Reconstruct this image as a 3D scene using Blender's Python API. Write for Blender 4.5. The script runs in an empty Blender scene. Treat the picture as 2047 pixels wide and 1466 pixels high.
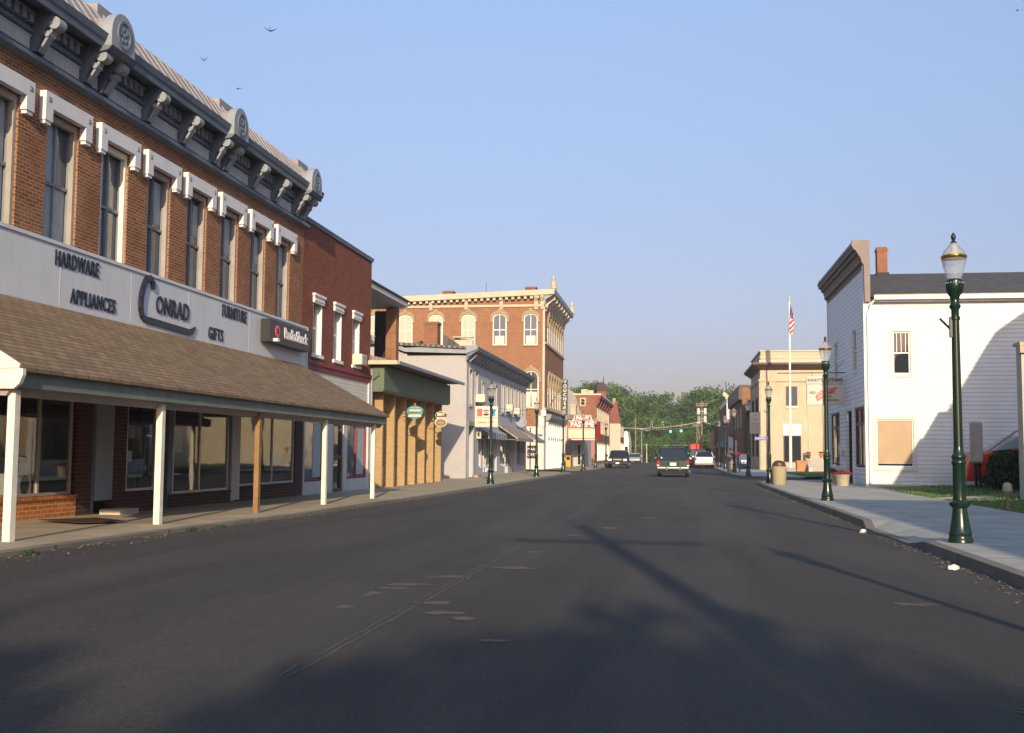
import bpy, bmesh, math, random
from mathutils import Vector, Matrix
R = math.radians
sc = bpy.context.scene
# ------------------------------------------------------------------ camera, sky, sun, exposure
cam_d = bpy.data.cameras.new("camera"); cam = bpy.data.objects.new("camera", cam_d)
sc.collection.objects.link(cam); sc.camera = cam
f_px, pitch, yaw, roll = 2200.0, .0781, .1480, .0078
cam_d.sensor_fit = 'HORIZONTAL'; cam_d.sensor_width = 36.0; cam_d.lens = f_px/2047*36
cam_d.clip_start = .05; cam_d.clip_end = 6000
fw = Vector((-math.sin(yaw)*math.cos(pitch), math.cos(yaw)*math.cos(pitch), math.sin(pitch)))
rt = Vector((math.cos(yaw), math.sin(yaw), 0)); up = rt.cross(fw)
r2 = rt*math.cos(roll)+up*math.sin(roll); u2 = -rt*math.sin(roll)+up*math.cos(roll)
m3 = Matrix((r2, u2, -fw)).transposed()
cam.matrix_world = Matrix.Translation((0, 0, 1.38)) @ m3.to_4x4()

SUN_AZ = 10.8      # light travels forward and this much to the left
SUN_EL = 17.5
world = bpy.data.worlds.new("World"); sc.world = world; world.use_nodes = True
wn = world.node_tree.nodes; wl = world.node_tree.links
bg = wn.get('Background') or wn.new('ShaderNodeBackground')
sky = wn.new('ShaderNodeTexSky'); sky.sky_type = 'NISHITA'; sky.sun_disc = False
sky.sun_elevation = R(SUN_EL); sky.sun_rotation = R(180-SUN_AZ)
sky.altitude = 200; sky.air_density = 1.0; sky.dust_density = 1.5; sky.ozone_density = 3.0
# the air low over the town is hazy: the sky colour is filtered by height above the horizon, all the way round
tc = wn.new('ShaderNodeTexCoord'); sx = wn.new('ShaderNodeSeparateXYZ'); cr = wn.new('ShaderNodeValToRGB'); mu = wn.new('ShaderNodeMix')
wl.new(tc.outputs['Generated'], sx.inputs[0]); wl.new(sx.outputs[2], cr.inputs[0])
cr.color_ramp.elements[0].position = .06; cr.color_ramp.elements[0].color = (.48, .34, .365, 1)
cr.color_ramp.elements[1].position = .40; cr.color_ramp.elements[1].color = (1.12, .90, .80, 1)
ce = cr.color_ramp.elements.new(.21); ce.color = (.75, .56, .54, 1)
ce = cr.color_ramp.elements.new(.75); ce.color = (1.25, 1.38, 1.28, 1)
mu.data_type = 'RGBA'; mu.blend_type = 'MULTIPLY'; mu.inputs[0].default_value = 1
wl.new(sky.outputs[0], mu.inputs[6]); wl.new(cr.outputs[0], mu.inputs[7])
wl.new(mu.outputs[2], bg.inputs[0]); bg.inputs[1].default_value = 0.15
sd = bpy.data.lights.new("sun", 'SUN'); sun = bpy.data.objects.new("sun", sd); sc.collection.objects.link(sun)
sd.energy = 3.5; sd.angle = R(0.5); sd.color = (1.0, .80, .55)
az, el = R(SUN_AZ), R(SUN_EL)
ldir = Vector((-math.sin(az)*math.cos(el), math.cos(az)*math.cos(el), -math.sin(el)))
sun.rotation_euler = ldir.to_track_quat('-Z', 'Y').to_euler(); sun.location = (0, -30, 40)
sc.view_settings.view_transform = 'Standard'; sc.view_settings.look = 'None'
sc.view_settings.exposure = 0.8; sc.view_settings.gamma = 1.0
sc.cycles.max_bounces = 6; sc.cycles.transparent_max_bounces = 8
sc.render.film_transparent = False
rnd = random.Random(7)

# ------------------------------------------------------------------ helpers
OFF = {}
def tag(o, label=None, cat=None, group=None, kind=None):
    if label: o['label'] = label
    if cat: o['category'] = cat
    if group: o['group'] = group
    if kind: o['kind'] = kind
    return o
def thing(name, loc, label, cat, group=None):
    o = bpy.data.objects.new(name, None); sc.collection.objects.link(o)
    o.location = loc; OFF[o.name] = Vector(loc); o.empty_display_size = .2
    return tag(o, label, cat, group)
def copy_thing(o, parent=None):
    c = o.copy(); sc.collection.objects.link(c); c.parent = parent
    for ch in o.children: copy_thing(ch, c)
    return c
class Fr:
    def __init__(s, o, u, n): s.o, s.u, s.n = o, u, n
    def __call__(s, u, n, z): return (s.o[0]+s.u[0]*u+s.n[0]*n, s.o[1]+s.u[1]*u+s.n[1]*n, z)
def FL(x): return Fr((x, 0), (0, 1), (1, 0))       # faces +X (left row)
def FR(x): return Fr((x, 0), (0, 1), (-1, 0))      # faces -X (right row)
def FC(y): return Fr((0, y), (1, 0), (0, -1))      # faces the camera end of the street
W = Fr((0, 0), (1, 0), (0, 1))
class MB:
    def __init__(s): s.v, s.f = [], []
    def add(s, vs, fs):
        b = len(s.v); s.v += [tuple(v) for v in vs]; s.f += [tuple(i+b for i in f) for f in fs]; return s
    def quad(s, a, b, c, d): return s.add([a, b, c, d], [(0, 1, 2, 3)])
    def box(s, F, u0, u1, n0, n1, z0, z1):
        v = [F(u, n, z) for z in (z0, z1) for n in (n0, n1) for u in (u0, u1)]
        return s.add(v, [(0, 1, 3, 2), (4, 6, 7, 5), (0, 4, 5, 1), (2, 3, 7, 6), (0, 2, 6, 4), (1, 5, 7, 3)])
    def wbox(s, x0, x1, y0, y1, z0, z1): return s.box(W, x0, x1, y0, y1, z0, z1)
    def ext(s, F, pts, n0, n1):                      # polygon in (u,z) extruded along n
        k = len(pts); v = [F(u, n0, z) for u, z in pts]+[F(u, n1, z) for u, z in pts]
        return s.add(v, [tuple(range(k)), tuple(range(2*k-1, k-1, -1))]+[(i, (i+1) % k, (i+1) % k+k, i+k) for i in range(k)])
    def extu(s, F, pts, u0, u1):                     # profile in (n,z) extruded along u
        k = len(pts); v = [F(u0, n, z) for n, z in pts]+[F(u1, n, z) for n, z in pts]
        return s.add(v, [tuple(range(k)), tuple(range(2*k-1, k-1, -1))]+[(i, (i+1) % k, (i+1) % k+k, i+k) for i in range(k)])
    def extz(s, pts, z0, z1):
        k = len(pts); v = [(x, y, z0) for x, y in pts]+[(x, y, z1) for x, y in pts]
        return s.add(v, [tuple(range(k)), tuple(range(2*k-1, k-1, -1))]+[(i, (i+1) % k, (i+1) % k+k, i+k) for i in range(k)])
    def lathe(s, c, prof, seg=20):
        b = len(s.v)
        for r, z in prof:
            for i in range(seg):
                a = 2*math.pi*i/seg; s.v.append((c[0]+r*math.cos(a), c[1]+r*math.sin(a), c[2]+z))
        for j in range(len(prof)-1):
            for i in range(seg):
                k = (i+1) % seg; s.f.append((b+j*seg+i, b+j*seg+k, b+(j+1)*seg+k, b+(j+1)*seg+i))
        s.f.append(tuple(b+i for i in range(seg))[::-1]); e = b+(len(prof)-1)*seg
        s.f.append(tuple(e+i for i in range(seg))); return s
    def tube(s, pts, r, seg=8, r1=None):
        r1 = r if r1 is None else r1; b = len(s.v); n = len(pts); P = [Vector(p) for p in pts]
        for j, p in enumerate(P):
            d = (P[min(j+1, n-1)]-P[max(j-1, 0)]).normalized()
            a = Vector((0, 0, 1)) if abs(d.z) < .9 else Vector((1, 0, 0))
            e1 = d.cross(a).normalized(); e2 = d.cross(e1); rr = r+(r1-r)*j/(n-1)
            for i in range(seg):
                t = 2*math.pi*i/seg; s.v.append(tuple(p+e1*(rr*math.cos(t))+e2*(rr*math.sin(t))))
        for j in range(n-1):
            for i in range(seg):
                k = (i+1) % seg; s.f.append((b+j*seg+i, b+j*seg+k, b+(j+1)*seg+k, b+(j+1)*seg+i))
        s.f.append(tuple(b+i for i in range(seg))[::-1]); s.f.append(tuple(b+(n-1)*seg+i for i in range(seg)))
        return s
    def loft(s, rings):
        b = len(s.v); k = len(rings[0])
        for r in rings: s.v += [tuple(p) for p in r]
        for j in range(len(rings)-1):
            for i in range(k):
                n = (i+1) % k; s.f.append((b+j*k+i, b+j*k+n, b+(j+1)*k+n, b+(j+1)*k+i))
        s.f.append(tuple(b+i for i in range(k))[::-1]); s.f.append(tuple(b+(len(rings)-1)*k+i for i in range(k)))
        return s
    def sphere(s, c, r, seg=12, sq=(1, 1, 1)):
        pr = [(r*math.sin(math.pi*j/8)+1e-4, -r*math.cos(math.pi*j/8)) for j in range(9)]
        b = len(s.v); s.lathe((0, 0, 0), pr, seg)
        for i in range(b, len(s.v)):
            v = s.v[i]; s.v[i] = (c[0]+v[0]*sq[0], c[1]+v[1]*sq[1], c[2]+v[2]*sq[2])
        return s
    def wall(s, F, u0, u1, z0, z1, ops=(), dep=.15, top=None):
        """wall front at n=0 with rectangular openings (ua,ub,za,zb) and reveals going in by dep"""
        us = sorted({u0, u1, *[o[0] for o in ops], *[o[1] for o in ops]})
        zs = sorted({z0, z1, *[o[2] for o in ops], *[o[3] for o in ops]})
        for i in range(len(us)-1):
            for j in range(len(zs)-1):
                um, zm = (us[i]+us[i+1])/2, (zs[j]+zs[j+1])/2
                if any(o[0] < um < o[1] and o[2] < zm < o[3] for o in ops): continue
                s.quad(F(us[i], 0, zs[j]), F(us[i+1], 0, zs[j]), F(us[i+1], 0, zs[j+1]), F(us[i], 0, zs[j+1]))
        for a, b, c, d in ops:
            for (p, q) in (((a, c), (b, c)), ((b, c), (b, d)), ((b, d), (a, d)), ((a, d), (a, c))):
                s.quad(F(p[0], 0, p[1]), F(q[0], 0, q[1]), F(q[0], -dep, q[1]), F(p[0], -dep, p[1]))
        return s
    def build(s, name, mat, parent=None, smooth=False, bevel=0, weld=True):
        me = bpy.data.meshes.new(name); off = Vector((0, 0, 0))
        if parent is not None: off = OFF.get(parent.name, Vector((0, 0, 0)))
        me.from_pydata([tuple(Vector(v)-off) for v in s.v], [], s.f)
        bm = bmesh.new(); bm.from_mesh(me)
        if weld: bmesh.ops.remove_doubles(bm, verts=bm.verts, dist=1e-5)
        bmesh.ops.recalc_face_normals(bm, faces=bm.faces)
        if bevel:
            bmesh.ops.bevel(bm, geom=[e for e in bm.edges if len(e.link_faces) == 2 and e.calc_face_angle(0) > .6], offset=bevel, segments=1, affect='EDGES')
        bm.to_mesh(me); bm.free()
        if smooth:
            for p in me.polygons: p.use_smooth = True
            try: me.set_sharp_from_angle(angle=R(40))
            except Exception: pass
        for m in (mat if isinstance(mat, (list, tuple)) else [mat]): me.materials.append(m)
        o = bpy.data.objects.new(name, me); sc.collection.objects.link(o)
        if parent is not None: o.parent = parent; OFF[o.name] = off
        return o
def struct(name, mb, mat, kind='structure', **k): return tag(mb.build(name, mat, **k), kind=kind)
def text_mb(s, F, u, n, z, size, mat, parent, name='lettering', align='CENTER', xs=1.0, depth=.012, flip=1, bold=0, shear=0, ls=1.0):
    cu = bpy.data.curves.new(name, 'FONT'); cu.body = s; cu.size = size; cu.extrude = depth; cu.offset = bold
    cu.align_x = align; cu.align_y = 'CENTER'; cu.shear = shear; cu.space_character = ls; cu.resolution_u = 3
    tmp = bpy.data.objects.new('tmp', cu); sc.collection.objects.link(tmp)
    dg = bpy.context.evaluated_depsgraph_get(); me = bpy.data.meshes.new_from_object(tmp.evaluated_get(dg))
    bpy.data.objects.remove(tmp); me.name = name
    off = OFF.get(parent.name, Vector((0, 0, 0))) if parent is not None else Vector((0, 0, 0))
    for v in me.vertices:
        v.co = Vector(F(u+flip*v.co.x*xs, n+v.co.z, z+v.co.y))-off
    me.materials.clear(); me.materials.append(mat)
    o = bpy.data.objects.new(name, me); sc.collection.objects.link(o)
    if parent is not None: o.parent = parent; OFF[o.name] = off
    return o

# ------------------------------------------------------------------ materials
MT = {}
def _new(name):
    m = bpy.data.materials.new(name); m.use_nodes = True; nt = m.node_tree
    b = nt.nodes.get('Principled BSDF'); MT[name] = m; return m, nt, b
def N(nt, t, **k):
    n = nt.nodes.new(t)
    for a, v in k.items():
        if a.startswith('i_'): n.inputs[a[2:].replace('_', ' ')].default_value = v
        else: setattr(n, a, v)
    return n
def pos(nt): return N(nt, 'ShaderNodeNewGeometry').outputs['Position']
def ramp(nt, a, c0, c1, p0=0., p1=1.):
    r = N(nt, 'ShaderNodeValToRGB'); r.color_ramp.elements[0].color = (*c0, 1); r.color_ramp.elements[1].color = (*c1, 1)
    r.color_ramp.elements[0].position = p0; r.color_ramp.elements[1].position = p1
    nt.links.new(a, r.inputs[0]); return r.outputs[0]
def noise(nt, scale, detail=4, vec=None, rough=.6):
    n = N(nt, 'ShaderNodeTexNoise'); n.inputs['Scale'].default_value = scale; n.inputs['Detail'].default_value = detail
    n.inputs['Roughness'].default_value = rough
    nt.links.new(vec if vec is not None else pos(nt), n.inputs['Vector']); return n.outputs[0]
def mix(nt, a, b, fac, mode='MIX'):
    m = N(nt, 'ShaderNodeMix', data_type='RGBA', blend_type=mode)
    for s, v in ((m.inputs[6], a), (m.inputs[7], b), (m.inputs[0], fac)):
        if isinstance(v, (tuple, list)): s.default_value = (*v, 1) if len(v) == 3 else v
        elif isinstance(v, (int, float)): s.default_value = v
        else: nt.links.new(v, s)
    return m.outputs[2]
def math_(nt, op, a, b=0., c=None):
    m = N(nt, 'ShaderNodeMath', operation=op)
    for i, v in enumerate((a, b) if c is None else (a, b, c)):
        if isinstance(v, (int, float)): m.inputs[i].default_value = v
        else: nt.links.new(v, m.inputs[i])
    return m.outputs[0]
def bump(nt, b, h, st=.3, dist=.02):
    n = N(nt, 'ShaderNodeBump'); n.inputs['Strength'].default_value = st; n.inputs['Distance'].default_value = dist
    nt.links.new(h, n.inputs['Height']); nt.links.new(n.outputs[0], b.inputs['Normal'])
def scale3(c, k): return tuple(min(1, x*k) for x in c)
def paint(name, c, rough=.6, var=.18, sc_=2.0, metal=0, bumpy=.1, spec=.4, streak=0):
    m, nt, b = _new(name); col = ramp(nt, noise(nt, sc_, 6), scale3(c, 1-var), scale3(c, 1+var*.5), .3, .7)
    if streak:
        mp = N(nt, 'ShaderNodeMapping'); mp.inputs['Scale'].default_value = (3, 3, .35); nt.links.new(pos(nt), mp.inputs[0])
        col = mix(nt, col, scale3(c, .55), ramp(nt, noise(nt, 2.2, 5, mp.outputs[0]), (0, 0, 0), (streak,)*3, .52, .75))
    nt.links.new(col, b.inputs['Base Color']); b.inputs['Roughness'].default_value = rough; b.inputs['Metallic'].default_value = metal
    b.inputs['Specular IOR Level'].default_value = spec
    if bumpy: bump(nt, b, noise(nt, 40, 3), bumpy, .01)
    return m
def planar(nt, sx=1, sz=1):
    """(X+Y, Z) : brick coordinates that work on every axis-aligned wall"""
    s = N(nt, 'ShaderNodeSeparateXYZ'); nt.links.new(pos(nt), s.inputs[0])
    u = math_(nt, 'ADD', s.outputs[0], s.outputs[1]); c = N(nt, 'ShaderNodeCombineXYZ')
    nt.links.new(math_(nt, 'MULTIPLY', u, sx), c.inputs[0]); nt.links.new(math_(nt, 'MULTIPLY', s.outputs[2], sz), c.inputs[1])
    return c.outputs[0]
def brick(name, c1, c2, mortar, bw=.21, bh=.075, ms=.010, blot=.3, bst=.5):
    m, nt, b = _new(name); t = N(nt, 'ShaderNodeTexBrick'); nt.links.new(planar(nt), t.inputs['Vector'])
    t.inputs['Scale'].default_value = 1; t.inputs['Brick Width'].default_value = bw; t.inputs['Row Height'].default_value = bh
    t.inputs['Mortar Size'].default_value = ms; t.inputs['Mortar Smooth'].default_value = .2; t.inputs['Bias'].default_value = 0
    t.inputs['Color1'].default_value = (*c1, 1); t.inputs['Color2'].default_value = (*c2, 1); t.inputs['Mortar'].default_value = (*mortar, 1)
    col = mix(nt, t.outputs[0], scale3(c1, .55), ramp(nt, noise(nt, 1.3, 6), (0, 0, 0), (blot,)*3, .45, .75))
    col = mix(nt, col, mortar, ramp(nt, noise(nt, .8, 7), (0, 0, 0), (blot*.8,)*3, .55, .8))
    nt.links.new(col, b.inputs['Base Color']); b.inputs['Roughness'].default_value = .85; b.inputs['Specular IOR Level'].default_value = .2
    h = math_(nt, 'SUBTRACT', math_(nt, 'MULTIPLY', noise(nt, 60, 3), .5), t.outputs[1]); bump(nt, b, h, bst, .008)
    return m
def siding(name, c, h=.17, dark=.35):
    m, nt, b = _new(name); s = N(nt, 'ShaderNodeSeparateXYZ'); nt.links.new(pos(nt), s.inputs[0])
    fr = math_(nt, 'FRACT', math_(nt, 'DIVIDE', s.outputs[2], h))
    col = ramp(nt, noise(nt, 1.2, 5), scale3(c, .88), scale3(c, 1.03), .3, .7)
    col = mix(nt, scale3(c, dark), col, ramp(nt, fr, (0, 0, 0), (1, 1, 1), .05, .17))
    col = mix(nt, col, scale3(c, .45), math_(nt, 'MULTIPLY', ramp(nt, s.outputs[2], (1, 1, 1), (0, 0, 0), .1, .9), ramp(nt, noise(nt, 2.5, 6), (0, 0, 0), (.8,)*3, .4, .7)))
    nt.links.new(col, b.inputs['Base Color']); b.inputs['Roughness'].default_value = .5
    bump(nt, b, math_(nt, 'SUBTRACT', 1., fr), .35, .02); return m
def shingle(name, c, along='y', course=.13, slope='x', k=1.1):
    m, nt, b = _new(name); s = N(nt, 'ShaderNodeSeparateXYZ'); nt.links.new(pos(nt), s.inputs[0]); cb = N(nt, 'ShaderNodeCombineXYZ')
    ax = dict(x=0, y=1, z=2)
    nt.links.new(s.outputs[ax[along]], cb.inputs[0]); nt.links.new(math_(nt, 'MULTIPLY', s.outputs[ax[slope]], k), cb.inputs[1])
    t = N(nt, 'ShaderNodeTexBrick'); nt.links.new(cb.outputs[0], t.inputs['Vector'])
    t.inputs['Scale'].default_value = 1; t.inputs['Brick Width'].default_value = .3; t.inputs['Row Height'].default_value = course
    t.inputs['Mortar Size'].default_value = .014; t.inputs['Mortar Smooth'].default_value = .3
    t.inputs['Color1'].default_value = (*scale3(c, 1.18), 1); t.inputs['Color2'].default_value = (*scale3(c, .74), 1); t.inputs['Mortar'].default_value = (*scale3(c, .33), 1)
    col = mix(nt, t.outputs[0], scale3(c, .6), ramp(nt, noise(nt, .9, 6), (0, 0, 0), (.5,)*3, .4, .75))
    col = mix(nt, col, scale3(c, 1.5), ramp(nt, noise(nt, 45, 2), (0, 0, 0), (.45,)*3, .5, .8))
    nt.links.new(col, b.inputs['Base Color']); b.inputs['Roughness'].default_value = .95; b.inputs['Specular IOR Level'].default_value = .15
    bump(nt, b, math_(nt, 'SUBTRACT', noise(nt, 50, 3), t.outputs[1]), .6, .012); return m
def glassy(name, c=(.02, .025, .03), rough=.04, spec=.9, wob=.05):
    m, nt, b = _new(name); b.inputs['Base Color'].default_value = (*c, 1); b.inputs['Roughness'].default_value = rough
    b.inputs['Specular IOR Level'].default_value = spec
    if wob: bump(nt, b, noise(nt, 1.6, 2), wob, .05)
    return m
def clear_glass(name):
    m, nt, b = _new(name); nt.nodes.remove(b); out = nt.nodes['Material Output']
    tr = N(nt, 'ShaderNodeBsdfTransparent'); tr.inputs[0].default_value = (.92, .94, .93, 1)
    gl = N(nt, 'ShaderNodeBsdfGlossy'); gl.inputs['Roughness'].default_value = .02
    fn = N(nt, 'ShaderNodeFresnel'); bf = N(nt, 'ShaderNodeNewGeometry').outputs['Backfacing']
    nt.links.new(math_(nt, 'SUBTRACT', 1.5, math_(nt, 'MULTIPLY', bf, 1.5-1/1.5)), fn.inputs[0])
    bp = N(nt, 'ShaderNodeBump'); bp.inputs['Strength'].default_value = .04; bp.inputs['Distance'].default_value = .04
    nt.links.new(noise(nt, 1.1, 1), bp.inputs['Height']); nt.links.new(bp.outputs[0], gl.inputs['Normal'])
    mx = N(nt, 'ShaderNodeMixShader'); nt.links.new(fn.outputs[0], mx.inputs[0]); nt.links.new(tr.outputs[0], mx.inputs[1]); nt.links.new(gl.outputs[0], mx.inputs[2])
    nt.links.new(mx.outputs[0], out.inputs[0]); return m
def emit(name, c, s):
    m, nt, b = _new(name); b.inputs['Base Color'].default_value = (*c, 1); b.inputs['Emission Color'].default_value = (*c, 1)
    b.inputs['Emission Strength'].default_value = s; return m

brick('conrad_brick', (.29, .105, .05), (.155, .055, .03), (.34, .24, .14), bw=.2, bh=.062, ms=.009, blot=.6)
brick('red_brick', (.22, .06, .037), (.15, .038, .025), (.26, .13, .085), ms=.007, blot=.25)
brick('tan_brick', (.40, .28, .14), (.34, .23, .11), (.38, .28, .16), ms=.008, blot=.15)
brick('hall_brick', (.29, .135, .07), (.215, .095, .05), (.30, .19, .12), ms=.008, blot=.25)
brick('far_brick', (.25, .10, .055), (.19, .07, .04), (.27, .17, .11), blot=.3)
brick('gable_brick', (.23, .06, .05), (.17, .042, .038), (.25, .15, .12), blot=.3)
brick('bulkhead_brick', (.55, .19, .05), (.38, .11, .03), (.55, .36, .2))
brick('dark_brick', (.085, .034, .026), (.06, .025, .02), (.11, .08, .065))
brick('pink_brick', (.38, .19, .15), (.34, .17, .13), (.36, .21, .17), blot=.15)
brick('gray_painted_brick', (.40, .385, .38), (.375, .365, .36), (.34, .335, .33), ms=.006, blot=.12, bst=.25)
brick('gray_front_brick', (.47, .48, .50), (.44, .45, .47), (.40, .41, .43), ms=.006, blot=.12, bst=.25)
brick('white_painted_brick', (.62, .59, .54), (.58, .55, .5), (.5, .47, .43), ms=.006, blot=.25, bst=.3)
brick('concrete_brick', (.5, .45, .36), (.44, .4, .32), (.55, .5, .4))
siding('white_siding', (.70, .70, .685), .17, .42); siding('cream_siding', (.62, .60, .53), .11, .5); siding('front_siding', (.78, .80, .82), .19, .35)
shingle('awning_shingle', (.235, .165, .105)); shingle('dark_shingle', (.085, .085, .09), along='x', slope='y', course=.16)
shingle('grey_shingle', (.22, .2, .18), along='y', slope='x', course=.15); shingle('tan_awning', (.34, .3, .26), along='y', slope='x', course=.25)
paint('white_paint', (.80, .78, .72), var=.1, streak=.25); paint('cream_trim', (.46, .41, .30), var=.12, streak=.3)
paint('sign_white', (.58, .60, .635), rough=.5, var=.05, sc_=.8, bumpy=.03, streak=.22)
paint('casing_white', (.60, .575, .52), var=.08, streak=.1); paint('lintel_white', (.66, .67, .69), var=.08, streak=.2)
paint('cornice_gray', (.115, .15, .20), var=.2, streak=.4); paint('cornice_light', (.25, .275, .31), var=.15, streak=.3)
paint('metal_roof', (.25, .235, .24), rough=.55, var=.2, sc_=1.5, streak=.3); paint('frieze_white', (.52, .52, .52), var=.12, streak=.4)
paint('fascia_green', (.17, .20, .17), var=.25, streak=.5); paint('canopy_green', (.10, .14, .09), var=.15, sc_=1)
paint('soffit', (.32, .27, .27), var=.15); paint('post_white', (.80, .74, .62), var=.15, sc_=5, streak=.35); paint('post_wood', (.25, .145, .06), var=.3, sc_=6, streak=.5)
paint('hood_tan', (.30, .24, .15), rough=.8, var=.15); paint('stone', (.47, .40, .28), rough=.8, var=.12, sc_=1.2, streak=.35); paint('stone_pale', (.50, .45, .36), rough=.8, var=.15)  # two stone tones, the second paler and greyer
paint('limestone', (.60, .50, .33), rough=.8, var=.15); paint('black_paint', (.018, .018, .02), rough=.4, var=.1)
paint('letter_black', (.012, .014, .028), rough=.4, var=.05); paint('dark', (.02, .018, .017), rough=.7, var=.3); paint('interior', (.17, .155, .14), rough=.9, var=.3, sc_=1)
paint('brown_paint', (.07, .04, .03), rough=.5, var=.2); paint('sash_gray', (.20, .225, .25), var=.15); paint('jamb_tan', (.34, .30, .26), var=.2)
paint('lamp_green', (.006, .022, .014), rough=.25, var=.2, spec=.5, bumpy=.03); paint('gold', (.7, .42, .08), rough=.25, metal=1, var=.1)
paint('tin', (.42, .42, .42), rough=.45, metal=.6, var=.15); paint('wood_pole', (.26, .17, .10), rough=.9, var=.3, sc_=5)
paint('sign_red', (.55, .025, .03), rough=.4, var=.1); paint('marquee_cream', (.55, .49, .38), rough=.5, var=.06); paint('orange_box', (.7, .33, .05), var=.1)
paint('sign_blue', (.03, .05, .35), rough=.4, var=.05); paint('cola_red', (.72, .1, .09), rough=.4, var=.05); paint('cola_blue', (.05, .3, .62), rough=.4, var=.05)
paint('teal', (.05, .25, .27), rough=.5, var=.2); paint('mail_blue', (.03, .045, .12), rough=.4, var=.1); paint('sign_cream', (.55, .51, .41), rough=.5, var=.06)
paint('aggregate', (.38, .32, .21), rough=.95, var=.3, sc_=25, bumpy=.6); paint('terracotta', (.45, .18, .08), var=.2); paint('planter_tan', (.42, .38, .27), rough=.8, var=.3)
paint('red_cloth', (.45, .02, .03), rough=.9, var=.1); paint('white_cloth', (.75, .75, .75), rough=.9, var=.05); paint('blue_cloth', (.03, .04, .12), rough=.9, var=.05)
paint('ac_cream', (.62, .57, .44), rough=.5, var=.08); paint('stripe_blue', (.08, .10, .16), rough=.8, var=.1); paint('blind', (.42, .30, .19), rough=.7, var=.08, sc_=1)
paint('poster_green', (.16, .36, .3), var=.2, sc_=8); paint('box_white', (.72, .70, .66), var=.1); paint('stucco', (.27, .275, .25), rough=.9, var=.15, sc_=1, streak=.2)
paint('car_green', (.003, .030, .024), rough=.4, var=.05, spec=.2, bumpy=0); paint('car_dark', (.012, .014, .018), rough=.35, var=.05, spec=.3, bumpy=0)
paint('car_white', (.78, .76, .72), rough=.28, var=.03, spec=.6, bumpy=0); paint('car_silver', (.4, .41, .43), rough=.3, metal=.5, var=.03, bumpy=0)
paint('car_red', (.5, .02, .02), rough=.3, var=.05, spec=.6, bumpy=0); paint('car_maroon', (.12, .015, .03), rough=.3, var=.05, bumpy=0)
paint('chrome', (.75, .66, .5), rough=.18, metal=1, var=.05, bumpy=0); paint('rubber', (.015, .015, .015), rough=.9, var=.1)
paint('tail_red', (.35, .01, .015), rough=.2, var=.05, bumpy=0); paint('plate', (.75, .76, .78), rough=.4, var=.05)
paint('skin', (.55, .33, .22), rough=.6, var=.05); paint('hair', (.04, .025, .015), rough=.7, var=.1); paint('bird', (.02, .02, .025), rough=.8, var=.1)
paint('bark', (.11, .08, .055), rough=.95, var=.3, sc_=6, bumpy=.5); paint('litter_white', (.7, .7, .68), var=.05); paint('maroon_band', (.22, .03, .04), var=.15)
paint('end_brown', (.19, .155, .14), var=.15); paint('flower', (.22, .012, .045), rough=.8, var=.3, sc_=20); paint('seam', (.12, .10, .082), rough=.9, var=.3, sc_=4); paint('wear', (.10, .087, .07), rough=.95, var=.35, sc_=5)
paint('insulator', (.62, .6, .55), rough=.3, var=.05); paint('curtain', (.38, .42, .43), var=.15, sc_=6); paint('shade_cloth', (.72, .66, .48), var=.08)
glassy('pane_dark'); glassy('pane_grey', (.22, .24, .25), .1, .7, 0); glassy('pane_sky', (.075, .10, .135), .05, 1.0, .08); glassy('pane_pale', (.45, .42, .32), .12, .6, .05); glassy('car_glass', (.012, .014, .016), .03, .9, 0)  # pane_sky, pane_grey: reflected sky and pale siding put into the base colour
clear_glass('shop_glass')
emit('signal_green', (.05, .95, .5), 3.0)
def leafmat(name, a, b_):
    m, nt, b = _new(name); col = ramp(nt, noise(nt, .35, 3), a, b_, .35, .65)
    nt.links.new(col, b.inputs['Base Color']); b.inputs['Roughness'].default_value = .6; b.inputs['Specular IOR Level'].default_value = .25
    return m
leafmat('leaf_dark', (.016, .042, .010), (.032, .070, .016)); leafmat('leaf_mid', (.036, .088, .016), (.060, .122, .024)); leafmat('leaf_light', (.072, .135, .024), (.105, .175, .036))
leafmat('hedge_leaf', (.012, .034, .010), (.022, .05, .014))
# asphalt
m, nt, b = _new('asphalt')
col = ramp(nt, noise(nt, .35, 6), (.039, .035, .033), (.058, .051, .047), .3, .7)
mp = N(nt, 'ShaderNodeMapping'); mp.inputs['Scale'].default_value = (1.2, .05, 1); nt.links.new(pos(nt), mp.inputs[0])
col = mix(nt, col, (.029, .027, .028), ramp(nt, noise(nt, 1.0, 4, mp.outputs[0]), (0, 0, 0), (.75,)*3, .48, .66))
v = N(nt, 'ShaderNodeTexVoronoi'); v.inputs['Scale'].default_value = 38; nt.links.new(pos(nt), v.inputs['Vector'])
s2 = N(nt, 'ShaderNodeSeparateColor'); nt.links.new(v.outputs['Color'], s2.inputs[0])
speck = math_(nt, 'MULTIPLY', math_(nt, 'LESS_THAN', v.outputs['Distance'], math_(nt, 'MULTIPLY', s2.outputs[1], .34)), math_(nt, 'GREATER_THAN', s2.outputs[0], .95))
col = mix(nt, col, (.13, .125, .115), speck)
mp2 = N(nt, 'ShaderNodeMapping'); mp2.inputs['Scale'].default_value = (.55, .07, 1); mp2.inputs['Location'].default_value = (3.1, 1.7, 0); nt.links.new(pos(nt), mp2.inputs[0])
col = mix(nt, col, (.078, .066, .058), ramp(nt, noise(nt, 1.0, 6, mp2.outputs[0], .7), (0, 0, 0), (.9,)*3, .46, .68))
col = mix(nt, col, (.022, .021, .022), ramp(nt, noise(nt, .55, 8, None, .75), (0, 0, 0), (.6,)*3, .58, .72))
col = mix(nt, col, (.11, .095, .08), ramp(nt, noise(nt, 90, 3), (0, 0, 0), (.8,)*3, .5, .72))
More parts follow.
